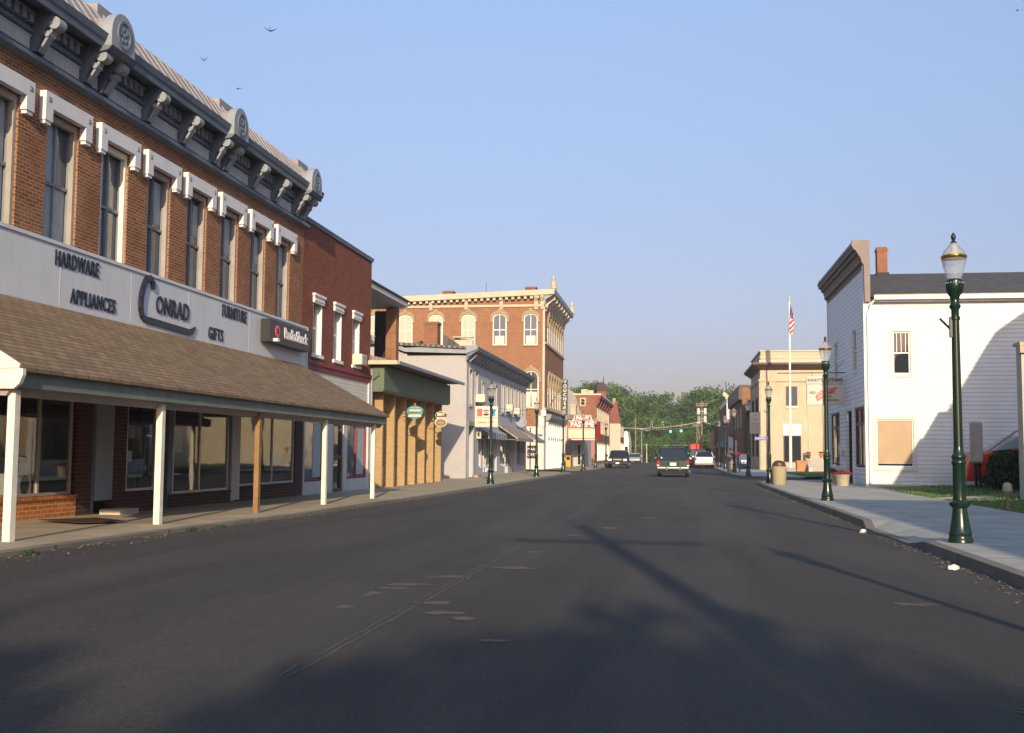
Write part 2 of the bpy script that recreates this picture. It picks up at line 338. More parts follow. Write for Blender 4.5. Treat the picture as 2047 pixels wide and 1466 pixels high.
col = mix(nt, col, (.014, .014, .015), ramp(nt, noise(nt, 24, 10, None, .85), (0, 0, 0), (.85,)*3, .50, .66))
col = mix(nt, col, (.15, .135, .115), ramp(nt, noise(nt, 33, 10, None, .9), (0, 0, 0), (.75,)*3, .54, .68))
nt.links.new(col, b.inputs['Base Color']); b.inputs['Roughness'].default_value = .88; b.inputs['Specular IOR Level'].default_value = .25
bump(nt, b, noise(nt, 70, 4), .6, .012)
def concrete(name, c, jx=1.5, jy=1.5, stain=.5):
    m, nt, b = _new(name); s = N(nt, 'ShaderNodeSeparateXYZ'); nt.links.new(pos(nt), s.inputs[0])
    col = ramp(nt, noise(nt, 1.1, 7), scale3(c, .78), scale3(c, 1.1), .3, .7)
    col = mix(nt, col, scale3(c, .5), ramp(nt, noise(nt, .5, 8), (0, 0, 0), (stain,)*3, .5, .75))
    a = math_(nt, 'LESS_THAN', math_(nt, 'FRACT', math_(nt, 'DIVIDE', s.outputs[1], jy)), .02)
    a2 = math_(nt, 'LESS_THAN', math_(nt, 'FRACT', math_(nt, 'DIVIDE', math_(nt, 'ADD', s.outputs[0], 20.3), jx)), .010)
    col = mix(nt, col, scale3(c, .42), math_(nt, 'MAXIMUM', a, a2))
    nt.links.new(col, b.inputs['Base Color']); b.inputs['Roughness'].default_value = .9; bump(nt, b, noise(nt, 35, 5), .35, .01); return m
concrete('walk_left', (.36, .295, .20), stain=.7); concrete('walk_right', (.35, .335, .295), 1.8, 1.8, .45); concrete('kerb_stone', (.17, .15, .12), 50, 3, .9)  # kerb_stone: dirt and the shade on the kerb face put into its colour
concrete('path_concrete', (.4, .37, .32), 50, 1.5, .4)
m, nt, b = _new('lawn')
col = ramp(nt, noise(nt, 3, 6), (.05, .085, .018), (.10, .135, .03), .35, .65); nt.links.new(col, b.inputs['Base Color'])
b.inputs['Roughness'].default_value = .9; bump(nt, b, noise(nt, 50, 4), .8, .03)
m, nt, b = _new('earth')
col = ramp(nt, noise(nt, .1, 6), (.07, .085, .03), (.12, .11, .06), .35, .65); nt.links.new(col, b.inputs['Base Color']); b.inputs['Roughness'].default_value = .95
# flag cloth with stripes by height along its own mesh is built as separate strips
paint('flag_red', (.5, .03, .05), rough=.8, var=.05); paint('flag_white', (.72, .7, .68), rough=.8, var=.05); paint('flag_blue', (.04, .05, .18), rough=.8, var=.05)
M = MT

# ------------------------------------------------------------------ ground, road, pavements
g = MB(); g.quad((-900, -300, -.04), (900, -300, -.04), (900, 2500, -.04), (-900, 2500, -.04)); struct('ground', g, M['earth'])
def lerp_tab(tab, y):
    if y <= tab[0][0]: return tab[0][1:]
    for a, b_ in zip(tab, tab[1:]):
        if y <= b_[0]:
            t = (y-a[0])/(b_[0]-a[0]); return tuple(p+(q-p)*t for p, q in zip(a[1:], b_[1:]))
    return tab[-1][1:]
LC = [(-60, -7.2, .27), (12, -7.15, .27), (14.5, -7.2, .245), (18, -7.15, .215), (20.5, -7.1, .19), (24.5, -7.15, .17), (28.5, -7.15, .14), (40, -7.1, .10), (60, -7.0, .09), (73, -6.85, .08), (75, -7.2, .08), (76.6, -8.6, .08)]
LC2 = [(85.9, -8.6, .08), (87.2, -7.2, .08), (89, -6.75, .08), (104, -6.55, .09), (130, -6.5, .1), (188, -6.1, .1)]
RC = [(-60, 3.6, .13), (17.0, 3.6, .13), (17.9, 3.55, .035), (21.4, 3.5, .035), (22.4, 3.6, .13), (46, 3.62, .13), (51, 3.6, .13), (54, 4.1, .13), (56.2, 5.4, .13), (57.1, 7.3, .13)]
RC2 = [(63.6, 7.0, .13), (64.4, 5.2, .13), (66.2, 3.9, .13), (69, 3.55, .13), (75, 3.5, .13), (110, 3.5, .13), (188, 3.4, .13)]
def road_z(x, y):
    e_ = max(0, lerp_tab(LC, y)[1]-(.05 if y < 34 else .05+.05*min(1, (y-34)/10))) if y < 70 else 0
    k_ = max(0, min(1, (-x-3.0)/4.1)); return e_*k_*k_*(3-2*k_)
ys = sorted(set([-60, -20, 0, 6, 9, 12, 13, 15, 16.5, 17.2, 18, 19, 20.5, 22, 24.5, 28.5, 32, 36, 40, 46, 51, 54, 56.2, 57.1, 60, 63.6, 64.4, 66.2, 69, 73, 75, 76.6, 80, 85.9, 87.2, 89, 104, 130, 160, 188]))
def le(y): return lerp_tab(LC if y < 80 else LC2, y)[0]
def re_(y): return lerp_tab(RC if y < 60 else RC2, y)[0]
rows = []
for y in ys:
    a, b_ = le(y)-.02, re_(y)+.02
    rows.append([(a+(b_-a)*i/12, y, road_z(a+(b_-a)*i/12, y)) for i in range(13)])
g = MB()
for r_a, r_b in zip(rows, rows[1:]):
    for i in range(12): g.quad(r_a[i], r_a[i+1], r_b[i+1], r_b[i])
g.quad((-60, 76.6, 0), (-8.62, 76.6, 0), (-8.62, 85.9, 0), (-60, 85.9, 0)); g.quad((7.3, 57.1, 0), (60, 57.1, 0), (60, 63.6, 0), (7.0, 63.6, 0))
g.quad((-50, 188, 0), (60, 188, 0), (60, 196, 0), (-50, 196, 0))
struct('road', g, M['asphalt'])
def walk(name, tab, inner, mat, s):
    """raised slab from the kerb line to the inner edge, kerb face down to below the road"""
    w = MB(); k = MB()
    for a, b_ in zip(tab, tab[1:]):
        xa, xb = a[1]-s*.0, b_[1]; ia, ib = inner(a[0]), inner(b_[0])
        ka, kb = xa-s*.16, xb-s*.16
        za, zb = (max(a[2], .13), max(b_[2], .13)) if s < 0 else (a[2], b_[2])
        if abs(ia-xa) > .2:
            ja, jb = (ka+.38, kb+.38) if s < 0 and ia-ka > .5 and ib-kb > .5 else (ka, kb)
            if s < 0 and ja > ka: w.quad((ka, a[0], a[2]), (ja, a[0], za), (jb, b_[0], zb), (kb, b_[0], b_[2]))
            w.quad((ja, a[0], za if ja > ka else a[2]), (ia, a[0], za), (ib, b_[0], zb), (jb, b_[0], zb if ja > ka else b_[2]))
        k.quad((xa, a[0], a[2]-.004), (ka, a[0], a[2]+.002), (kb, b_[0], b_[2]+.002), (xb, b_[0], b_[2]-.004))
        k.quad((xa+s*.02, a[0], -.03), (xa, a[0], a[2]-.004), (xb, b_[0], b_[2]-.004), (xb+s*.02, b_[0], -.03))
    struct(name, w, mat); struct('kerb', k, M['kerb_stone'])
walk('pavement', LC, lambda y: -14.5, M['walk_left'], 1)
walk('pavement', LC2, lambda y: -14.5, M['walk_left'], 1)
walk('pavement', RC, lambda y: 7.55, M['walk_right'], -1)
walk('pavement', RC2, lambda y: 7.3, M['walk_right'], -1)
g = MB(); g.quad((7.55, 41.5, .126), (9.5, 41.5, .126), (9.5, 46.2, .126), (7.55, 46.2, .126)); struct('path', g, M['walk_right'])
g = MB()
for i in range(14):
    y0, y1 = -60+i*7.6, -60+(i+1)*7.6
    g.quad((7.52, y0, .115), (10.5, y0, .2), (10.5, y1, .2), (7.52, y1, .115)); g.quad((10.5, y0, .2), (40, y0, .35), (40, y1, .35), (10.5, y1, .2))
struct('lawn', g, M['lawn'])
g = MB(); g.quad((7.5, 33.2, .135), (7.5, 34.4, .135), (13, 38.9, .235), (13, 37.4, .235)); struct('path', g, M['path_concrete'])
g = MB(); g.quad((7.31, 66.4, .11), (26, 66.4, .3), (26, 92.9, .3), (7.31, 92.9, .11)); struct('lawn', g, M['lawn'])
# grass blades where the lawns are near enough to show
gb = MB()
for i in range(5200):
    if i < 4200: x, y = rnd.uniform(7.56, 12.5), rnd.uniform(24, 46); z = .115+(x-7.52)*.0285
    else: x, y = rnd.uniform(7.4, 13), rnd.uniform(66.5, 80); z = .11+(x-7.3)*.01
    if i < 4200 and (abs((y-33.8)-(x-7.5)*.82) < .95 or (x < 9.6 and y > 41.3)): continue
    a = rnd.uniform(0, 6.28); w_ = .025; h_ = rnd.uniform(.04, .10); dx, dy = w_*math.cos(a), w_*math.sin(a)
    gb.add([(x-dx, y-dy, z-.01), (x+dx, y+dy, z-.01), (x+rnd.uniform(-.03, .03), y+rnd.uniform(-.03, .03), z+h_)], [(0, 1, 2)])
tag(gb.build('grass', M['leaf_light'], weld=False), 'short tufts of green grass growing on the lawns', 'grass', kind='stuff')
# worn patches and the sealed seam down the carriageway
def blotch(mb, cx, cy, rx, ry, z=.004, n=11):
    pts = []
    for i in range(n):
        a = 2*math.pi*i/n; k = rnd.uniform(.45, 1.2); pts.append((cx+rx*k*math.cos(a), cy+ry*k*math.sin(a), z))
    mb.add(pts, [tuple(range(n))])
g = MB()
for cx, cy, rx, ry in [(-3.55, 9.05, .28, .10), (-3.3, 9.45, .3, .09), (-2.95, 9.6, .22, .07), (-3.1, 10.5, .35, .14), (-2.75, 11.3, .3, .10), (-2.45, 12.1, .35, .12), (-2.9, 11.0, .2, .08), (-2.2, 10.0, .16, .1), (-2.0, 13.2, .3, .12), (-1.75, 9.1, .12, .08), (-4.6, 8.3, .2, .06), (-2.0, 9.4, .2, .08), (-1.7, 18.6, .18, .12), (-1.2, 20.6, .2, .2), (-1.95, 15.4, .14, .12), (-.6, 24, .2, .2), (2.2, 10.8, .2, .1), (2.0, 6.4, .2, .1), (-1.3, 8.1, .12, .06)]:
    blotch(g, cx, cy, rx*1.1, ry*1.4, n=19)
struct('worn_patch', g, M['wear'])
g = MB()
for k in (0, .07):
    xs_ = [(-2.42+k, 6.6), (-2.40+k, 8), (-2.37+k, 11), (-2.35+k, 16), (-2.3+k, 22), (-2.2+k, 30), (-2.0+k, 42)]
    for (xa, ya), (xb, yb) in zip(xs_, xs_[1:]):
        n = max(1, int((yb-ya)/.35))
        for i in range(n):
            t0, t1 = i/n, (i+1)/n; j0 = .01*math.sin(ya*7+i*1.9+k*40); j1 = .01*math.sin(ya*7+(i+1)*1.9+k*40)
            if rnd.random() < .12: continue
            g.quad((xa+(xb-xa)*t0+j0-.006, ya+(yb-ya)*t0, .004), (xa+(xb-xa)*t0+j0+.006, ya+(yb-ya)*t0, .004), (xa+(xb-xa)*t1+j1+.008, ya+(yb-ya)*t1, .004), (xa+(xb-xa)*t1+j1-.008, ya+(yb-ya)*t1, .004))
struct('road_seam', g, M['seam'])
# grit and leaves lying in both gutters
g = MB()
for i in range(2600):
    if i % 2:
        y = rnd.uniform(9, 40); x = le(y)+.05+abs(rnd.gauss(0, .22)); z = road_z(x, y)+.006
    else:
        y = rnd.uniform(9, 50); x = re_(y)-.05-abs(rnd.gauss(0, .16)); z = .006
    a = rnd.uniform(0, 6.28); r_ = rnd.uniform(.006, .026)
    p = [(x+r_*math.cos(a+q)*k, y+r_*math.sin(a+q)*k, z+rnd.uniform(0, .012)) for q, k in ((0, 1), (1.7, .7), (3.1, 1), (4.6, .6))]
    g.add(p, [(0, 1, 2, 3)])
paint('grit', (.28, .22, .13), rough=.9, var=.5, sc_=30)
tag(g.build('gutter_debris', M['grit'], weld=False), 'dry leaves and grit lying along the gutters', 'debris', kind='stuff')
# weeds in the left kerb
def tuft(x, y, z, n, h, label):
    h *= .8
    g = MB()
    for i in range(n):
        a = rnd.uniform(0, 6.28); L = rnd.uniform(.4, 1)*h; dx, dy = math.cos(a), math.sin(a); b0 = (x+rnd.gauss(0, .05), y+rnd.gauss(0, .09), z)
        g.add([(b0[0]-dy*.012, b0[1]+dx*.012, z), (b0[0]+dy*.012, b0[1]-dx*.012, z), (b0[0]+dx*L*.6, b0[1]+dy*L*.6, z+L)], [(0, 1, 2)])
    g.add([(x-.03, y-.06, z-.01), (x+.03, y-.06, z-.01), (x+.03, y+.06, z-.01), (x-.03, y+.06, z-.01)], [(0, 1, 2, 3)])
    tag(g.build('weed', M['leaf_dark'], weld=False), label, 'weed', 'weeds in the kerb')
tuft(-7.12, 15.6, .17, 60, .12, 'small green weed at the kerb nearest the first two porch posts')
tuft(-7.1, 16.6, .16, 75, .09, 'low weed at the kerb just before the second white post')
tuft(-7.1, 11.4, .2, 70, .10, 'weed tuft in the kerb at the left edge of the photo')
for i, (x, y, l) in enumerate([(3.28, 20.4, 'crumpled white paper cup in the right gutter by the driveway dip'), (3.32, 14.1, 'crumpled white paper in the gutter near the closest lamp post')]):
    g = MB(); g.sphere((x, y, .035), .042, 9, (1.5, .9, .75))
    for k in range(len(g.v)): q = g.v[k]; g.v[k] = (q[0]+rnd.uniform(-.014, .014), q[1]+rnd.uniform(-.014, .014), max(.005, q[2]+rnd.uniform(-.012, .012)))
    tag(g.build('paper_litter', M['litter_white']), l, 'litter', 'paper litter in the right gutter')

# ------------------------------------------------------------------ windows and other shared parts
def window(par, F, u0, u1, z0, z1, dep, fm, pm, fr=.06, rail=True, mull=0, name='window', out=0.0, mull_low=None, curtain=None, sill=0, sillm=None, cas=0, casm=None):
    """one window: its frame mesh (name) with sub-parts pane, curtain, sill and casing"""
    f = MB(); n0, n1 = -dep-.04+out, -dep+.03+out
    f.box(F, u0, u0+fr, n0, n1, z0, z1); f.box(F, u1-fr, u1, n0, n1, z0, z1)
    f.box(F, u0+fr, u1-fr, n0, n1, z0, z0+fr); f.box(F, u0+fr, u1-fr, n0, n1, z1-fr, z1)
    zm = (z0+z1)/2
    if rail: f.box(F, u0+fr, u1-fr, n0-.002, n1-.008, zm-fr*.4, zm+fr*.4)
    for i in range(mull):
        u = u0+(u1-u0)*(i+1)/(mull+1); zl = zm+fr*.4 if mull_low is False else z0+fr
        f.box(F, u-fr*.22, u+fr*.22, n0+.004, n1-.012, zl, z1-fr)
    o = f.build(name, fm, par)
    p = MB(); p.box(F, u0+fr*.5, u1-fr*.5, n0-.015, n0+.012, z0+fr*.5, z1-fr*.5); p.build('pane', pm, o)
    if curtain:
        c = MB()
        for (a, b_, c0, c1) in curtain:
            c.box(F, u0+(u1-u0)*a, u0+(u1-u0)*b_, n0+.013, n0+.02, z0+(z1-z0)*c0, z0+(z1-z0)*c1)
        c.build('curtain', M['curtain'], o)
    if sill: s = MB(); s.box(F, u0-.08, u1+.08, -dep+.031, sill, z0-.1, z0-.002); s.build('sill', sillm or fm, o)
    if cas:
        s = MB(); s.box(F, u0-cas, u0-.002, .001, .035, z0-cas, z1+cas); s.box(F, u1+.002, u1+cas, .001, .035, z0-cas, z1+cas)
        s.box(F, u0-.002, u1+.002, .001, .033, z1+.002, z1+cas); s.box(F, u0-.002, u1+.002, .001, .045, z0-cas, z0-.002); s.build('casing', casm or fm, o)
    return o
def roof_slab(par, x0, x1, y0, y1, z, mat='dark_shingle', name='roof'):
    g = MB(); g.wbox(x0, x1, y0, y1, z-.2, z); return g.build(name, M[mat] if mat in M else mat, par)

# ------------------------------------------------------------------ the brick hardware store, left
B = thing('brick_store', (-10.42, 21, .1), 'two storey brown brick hardware store with bracketed grey cornice, nearest on the left', 'store')
F = FL(-10.42); Y0, Y1 = 2.0, 29.66
win = [(16.75+1.8*(k-1), 17.75+1.8*(k-1)) for k in range(-6, 8)]
g = MB(); g.wall(F, Y0, Y1, 3.9, 7.86, [(a, b_, 4.6, 7.05) for a, b_ in win], .24)
g.wbox(-24, -10.9, Y0, Y0+.25, -.1, 8.9); g.wbox(-24, -10.9, Y1-.28, Y1-.01, -.1, 8.2); g.wbox(-24, -23.7, Y0+.25, Y1-.28, -.1, 8.9)
g.wbox(-10.9, -10.425, Y0, Y0+.25, -.1, 8.2); g.wbox(-10.9, -10.425, Y1-.28, Y1-.01, -.1, 8.2); g.wbox(-10.75, -10.71, Y0+.25, Y1-.28, 2.4, 8.0)
g.build('wall', M['conrad_brick'], B)
for k, (a, b_) in enumerate(win):
    if b_ < 13.5: continue
    cur = {0: [(.12, .9, .05, .95)], 1: [(.10, .62, .52, .97), (.3, .9, .05, .5)], 2: None}.get(k-6, [(.62, .9, .55, .93)] if k % 2 else [(.66, .9, .6, .9)])
    o = window(B, F, a, b_, 4.75, 7.05, .16, M['sash_gray'], M['pane_sky'], .07, True, 1, curtain=cur)
    j = MB(); j.box(F, b_-.085, b_-.004, -.128, -.035, 4.75, 7.04); j.box(F, a+.004, a+.085, -.128, -.035, 4.75, 7.04); j.box(F, a+.086, b_-.086, -.128, -.04, 6.93, 7.04); j.build('jamb', M['post_white'] if k == 8 else M['jamb_tan'], o)
    l = MB(); l.ext(F, [(a-.24, 6.83), (a-.02, 6.83), (a-.02, 7.06), (b_+.02, 7.06), (b_+.02, 6.83), (b_+.24, 6.83), (b_+.24, 7.32), (a-.24, 7.32)], .002, .12)
    l.box(F, a-.22, a-.05, .004, .10, 6.77, 6.829); l.box(F, b_+.05, b_+.22, .004, .10, 6.77, 6.829)
    q = l.build('lintel', M['lintel_white'], B)
    r_ = MB()
    for u in (a-.13, b_+.13):
        for s_ in (.045, .022): r_.lathe((0, 0, 0), [(s_, 0), (s_, .012)], 10) if False else r_.box(F, u-s_, u+s_, .121, .124+(.045-s_)*.3, 7.19-s_, 7.19+s_)
    r_.build('rosette', M['cornice_light'], q)
# cornice: moulding, frieze, dentils, soffit, gutter
g = MB(); g.extu(F, [(.001, 7.66), (.16, 7.70), (.16, 7.76), (.12, 7.80), (.001, 7.82)], Y0, Y1+.02); g.build('cornice_moulding', M['cornice_gray'], B)
g = MB(); g.box(F, Y0, Y1+.01, -.04, .03, 7.82, 8.72); g.build('frieze', M['cornice_gray'], B)
g = MB(); g.extu(F, [(.03, 8.24), (.09, 8.21), (.09, 8.14), (.03, 8.11)], Y0, Y1); g.build('frieze_ledge', M['cornice_gray'], B)
g = MB(); g.extu(F, [(.031, 8.72), (.031, 8.54), (.40, 8.54), (.42, 8.45), (.47, 8.45), (.49, 8.55), (.52, 8.58), (.56, 8.69), (.51, 8.72), (.47, 8.65), (.42, 8.65), (.42, 8.72)], Y0, Y1+.05); g.build('gutter', M['cornice_gray'], B)
g = MB()
g.extu(F, [(.43, 8.66), (.38, 8.80), (-.02, 9.36), (-.1, 9.40), (-.1, 9.2), (.3, 8.55)], Y0, Y1-.1)
y = Y0+.2
while y < Y1-.3:
    g.extu(F, [(.40, 8.81), (.005, 9.375), (-.02, 9.36), (.38, 8.80)], y, y+.035); y += .36
g.wbox(-24, -10.52, Y0, Y1-.1, 9.0, 9.38); g.build('roof', M['metal_roof'], B)
brs = [9.9, 11.3, 12.35, 12.95, 14.65, 16.25, 17.75, 18.35, 20.03, 21.6, 23.2, 23.82, 25.5, 27.02, 28.56, 29.18]
for y in brs:
    X_ = Fr((0, y), (1, 0), (0, 1))
    q = MB(); q.ext(X_, [(-10.39, 7.84), (-10.29, 7.84), (-10.25, 8.0), (-10.15, 8.2), (-10.02, 8.3), (-10.02, 8.42), (-9.99, 8.535), (-10.39, 8.535)], -.13, .13)
    b_ = q.build('bracket', M['cornice_gray'], B)
    q = MB(); q.tube([(-9.99, y-.105, 8.31), (-9.99, y+.105, 8.31)], .105, 14); q.tube([(-10.12, y-.095, 8.14), (-10.12, y+.095, 8.14)], .055, 10)
    q.ext(X_, [(-10.28, 7.86), (-10.25, 7.84), (-10.03, 8.2), (-10.07, 8.23)], -.07, .07); q.build('scroll', M['cornice_light'], b_)
for a, b_ in zip(brs, brs[1:]):
    if b_-a < .9:
        q = MB(); q.box(F, a+.15, b_-.15, .031, .06, 7.88, 8.09); q.build('frieze_panel', M['frieze_white'], B); continue
    q = MB(); q.box(F, a+.17, b_-.17, .031, .055, 7.86, 8.07); q.box(F, a+.15, b_-.15, .031, .07, 8.07, 8.095)
    y = a+.2
    while y < b_-.2: q.box(F, y, y+.02, .055, .062, 7.86, 8.07); y += .06
    pn = q.build('frieze_panel', M['frieze_white'], B)
    q = MB(); y = a+.22; P_ = [(a+.2, 8.46), (a+.2, 8.43)]
    while y < b_-.24: P_ += [(y, 8.43), (y, 8.26), (y+.11, 8.26), (y+.11, 8.43)]; y += .21
    q.ext(F, P_+[(y, 8.43), (y, 8.46)], .031, .15); q.build('dentil_row', M['cornice_light'], pn)
for c_ in (12.65, 18.05, 23.5, 28.87):
    q = MB(); pts = [(-.42, 8.48), (.42, 8.48), (.42, 8.76)]+[(.42*math.cos(t), 8.76+.42*math.sin(t)) for t in [math.pi*i/14 for i in range(1, 14)]]+[(-.42, 8.76)]
    pts = [(c_+u, z) for u, z in pts]
    q.ext(F, pts, .44, .62); dm = q.build('medallion', M['cornice_light'], B)
    q = MB(); q.ext(F, [(c_+.38*k, z) for k, z in ((-1, 8.56), (1, 8.56), (1, 8.76))]+[(c_+.38*math.cos(t), 8.76+.37*math.sin(t)) for t in [math.pi*i/12 for i in range(1, 12)]]+[(c_-.38, 8.76)], -.3, .439); q.build('barrel_hood', M['metal_roof'], dm)
    q = MB(); q.extu(F, [(.40, 8.36), (.58, 8.40), (.66, 8.478), (.40, 8.478)], c_-.46, c_+.46); q.build('medallion_ledge', M['cornice_gray'], dm)
    q = MB()
    for k in range(20):
        t0, t1 = 2*math.pi*k/20, 2*math.pi*(k+1)/20
        for ra, rb in ((.20, .24),):
            q.add([F(c_+r_*math.cos(t), n_, 8.80+r_*math.sin(t)*1.1) for t in (t0, t1) for r_ in (ra, rb) for n_ in (.621, .645)], [(0, 1, 3, 2), (4, 5, 7, 6), (1, 3, 7, 5), (0, 1, 5, 4), (2, 3, 7, 6)])
    for k in range(5):
        t = 2*math.pi*k/5+.5; q.sphere(F(c_+.105*math.cos(t), .622, 8.80+.115*math.sin(t)), .055, 8, (.4, 1, 1))
    q.sphere(F(c_, .63, 8.80), .04, 8, (.5, 1, 1)); q.build('rosette', M['cornice_gray'], dm)
    q = MB(); q.ext(F, [(c_+.15, 9.30), (c_+1.0, 9.30), (c_+1.0, 9.52), (c_+.15, 9.52)], -.35, .0); q.build('roof_box', M['metal_roof'], dm)
# sign band
g = MB(); g.box(F, Y0, 29.69, .02, .14, 3.72, 4.83); g.box(F, Y0, 29.70, .015, .17, 4.80, 4.86); g.box(F, Y0, 29.70, .015, .16, 3.70, 3.75)
for y in (12.1, 14.6, 17.1, 19.55, 22.05, 25.45, 27.9): g.box(F, y-.006, y+.006, .141, .144, 3.76, 4.79)
g.box(F, 29.64, 29.71, .014, .172, 3.69, 4.861)
g.build('sign_band', M['sign_white'], B)
# lower front
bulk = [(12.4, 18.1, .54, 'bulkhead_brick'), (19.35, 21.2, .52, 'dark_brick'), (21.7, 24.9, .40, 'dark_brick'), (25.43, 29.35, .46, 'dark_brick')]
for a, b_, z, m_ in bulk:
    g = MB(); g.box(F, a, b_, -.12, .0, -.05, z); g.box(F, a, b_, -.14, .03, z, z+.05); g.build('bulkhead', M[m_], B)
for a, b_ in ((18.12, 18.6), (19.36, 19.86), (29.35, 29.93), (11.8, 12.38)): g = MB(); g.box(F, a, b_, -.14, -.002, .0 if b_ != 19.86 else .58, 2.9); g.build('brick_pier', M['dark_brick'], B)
g = MB(); g.box(F, 18.73, 19.34, -.10, .01, .45, 2.9); g.build('pilaster', M['cornice_light'], B)
g = MB(); g.box(F, 24.93, 25.42, -.10, .01, .2, 2.9); g.build('pilaster', M['frieze_white'], B)
for a, b_, z, ml in ((12.4, 17.97, .6, 1), (19.9, 21.12, .58, 0), (21.9, 24.8, .46, 1), (25.45, 29.3, .52, 1)):
    f_ = MB(); fr = .05
    f_.box(F, a, a+fr, -.09, -.03, z, 2.75); f_.box(F, b_-fr, b_, -.09, -.03, z, 2.75); f_.box(F, a+fr, b_-fr, -.09, -.03, z, z+fr); f_.box(F, a+fr, b_-fr, -.09, -.03, 2.7, 2.75)
    for i in range(ml): u = a+(b_-a)*(.58 if a > 25 else .82 if a < 13 else .46); f_.box(F, u-.03, u+.03, -.088, -.032, z+fr, 2.7)
    o = f_.build('shop_window', M['jamb_tan'] if a < 13 else M['frieze_white'] if a > 25 else M['tin'], B)
    p = MB(); p.box(F, a+fr*.5, b_-fr*.5, -.065, -.057, z+fr*.5, 2.72); p.build('pane', M['shop_glass'], o)
g = MB(); g.box(F, 2, 29.6, -.15, -.01, 2.76, 3.72); g.box(F, 2, 11.8, -.15, -.01, 0, 2.76); g.build('transom', M['dark'], B)
for a, b_ in ((18.6, 18.73), (21.13, 21.24), (21.66, 21.88), (24.82, 24.93)): g = MB(); g.box(F, a, b_, -.12, -.02, .15, 2.75); g.build('door_post', M['cornice_gray'], B)
g = MB(); g.box(F, 21.25, 21.65, -.5, -.44, .2, 2.7); g.build('door', M['dark'], B)
# room behind the shop glass
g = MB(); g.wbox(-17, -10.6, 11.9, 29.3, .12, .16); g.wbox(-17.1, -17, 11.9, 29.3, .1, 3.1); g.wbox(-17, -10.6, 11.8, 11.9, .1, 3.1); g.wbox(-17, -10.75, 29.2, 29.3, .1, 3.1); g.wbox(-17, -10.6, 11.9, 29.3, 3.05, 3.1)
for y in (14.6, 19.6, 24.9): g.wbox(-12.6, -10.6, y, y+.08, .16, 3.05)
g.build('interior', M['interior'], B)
g = MB(); g.wbox(-11.6, -10.58, 12.0, 14.58, .16, .60); g.wbox(-11.6, -10.58, 14.7, 18.1, .16, .60); g.wbox(-11.6, -10.58, 25.5, 29.1, .16, .5); g.build('display_shelf', M['jamb_tan'], B)
g = MB(); g.wbox(-10.3, -9.9, 18.7, 19.4, .05, .3); g.build('step', M['concrete_brick'], B)
t = thing('cardboard_box', (-10.7, 16.7, .6), 'white appliance box standing inside the first shop window', 'box')
g = MB(); g.wbox(-10.98, -10.56, 16.32, 16.95, .605, .98); g.build('carton', M['box_white'], t)
g = MB(); g.sphere((-10.56, 16.76, .79), .13, 12, (.12, 1, 1.2)); g.wbox(-10.562, -10.556, 16.36, 16.50, .9, .94); g.wbox(-10.562, -10.556, 16.36, 16.50, .83, .86); g.build('printed_picture', M['black_paint'], t)
def poster(u0, u1, z0, z1, mat, label, name='poster'):
    g = MB(); g.box(F, u0, u1, -.10, -.092, z0, z1); tag(g.build(name, mat), label, name)
poster(21.95, 22.45, 1.33, 1.85, M['poster_green'], 'green poster inside the glass of the third shop window')
poster(20.1, 20.35, 1.6, 1.85, M['blind'], 'small orange card inside the second shop window')
poster(20.05, 20.25, 1.15, 1.36, M['box_white'], 'small white notice low in the second shop window')
t = thing('oval_sign', (-10.6, 16.9, 1.9), 'dark oval sign hung inside the first shop window', 'sign')
g = MB(); g.sphere((-10.62, 16.95, 1.95), .3, 16, (.1, 1, .38)); g.build('plaque', M['brown_paint'], t)
g = MB(); g.wbox(-10.585, -10.58, 16.78, 17.12, 1.94, 1.96); g.build('rim', M['jamb_tan'], t)
# wording on the band: each word its own sign
def word(s, u0, z, size, w_, label, **k):
    o = text_mb(s, F, u0, .15, z, size, M['letter_black'], None, name='sign_lettering', align='LEFT', bold=k.pop('bold', .004), depth=.012, ls=1.12, **k)
    me = o.data; us = [v.co.y for v in me.vertices]; sc_ = w_/(max(us)-min(us)); m0 = min(us)
    for v in me.vertices: v.co.y = u0+(v.co.y-m0)*sc_
    tag(o, label, 'sign', 'black words on the white sign band'); return o
word('HARDWARE', 16.92, 4.575, .37, 1.40, 'black letters reading HARDWARE on the white band')
word('APPLIANCES', 17.42, 4.0, .36, 1.53, 'black letters reading APPLIANCES low on the white band')
word('FURNITURE', 23.80, 4.57, .40, 1.45, 'black letters reading FURNITURE on the white band')
word('GIFTS', 23.08, 3.98, .38, .80, 'black letters reading GIFTS low on the white band')
t = thing('name_sign', (-10.3, 21, 3.9), 'large dark blue CONRAD name with a sweeping underline on the band', 'sign')
o = text_mb('ONRAD', F, 20.55, .155, 4.27, .50, M['letter_black'], t, align='LEFT', bold=.006, depth=.012, ls=1.08)
us = [v.co.y for v in o.data.vertices]; k = 1.5/(max(us)-min(us)); m0 = min(us)
for v in o.data.vertices: v.co.y = (20.56-21)+(v.co.y-m0)*k
g = MB()
cs = [(20.40, 4.56), (20.36, 4.72), (20.22, 4.76), (20.06, 4.68), (19.96, 4.50), (19.90, 4.30), (19.90, 4.12), (19.96, 3.98), (20.10, 3.90)]
ws = [.05, .06, .06, .065, .07, .075, .07, .06, .05]
for i in range(len(cs)-1):
    (a, b_), (c, d) = cs[i], cs[i+1]; L = math.hypot(c-a, d-b_); nx, nz = -(d-b_)/L, (c-a)/L; w0, w1 = ws[i], ws[i+1]
    g.ext(F, [(a+nx*w0, b_+nz*w0), (c+nx*w1, d+nz*w1), (c-nx*w1, d-nz*w1), (a-nx*w0, b_-nz*w0)], .141, .19)
g.build('initial', M['letter_black'], t)
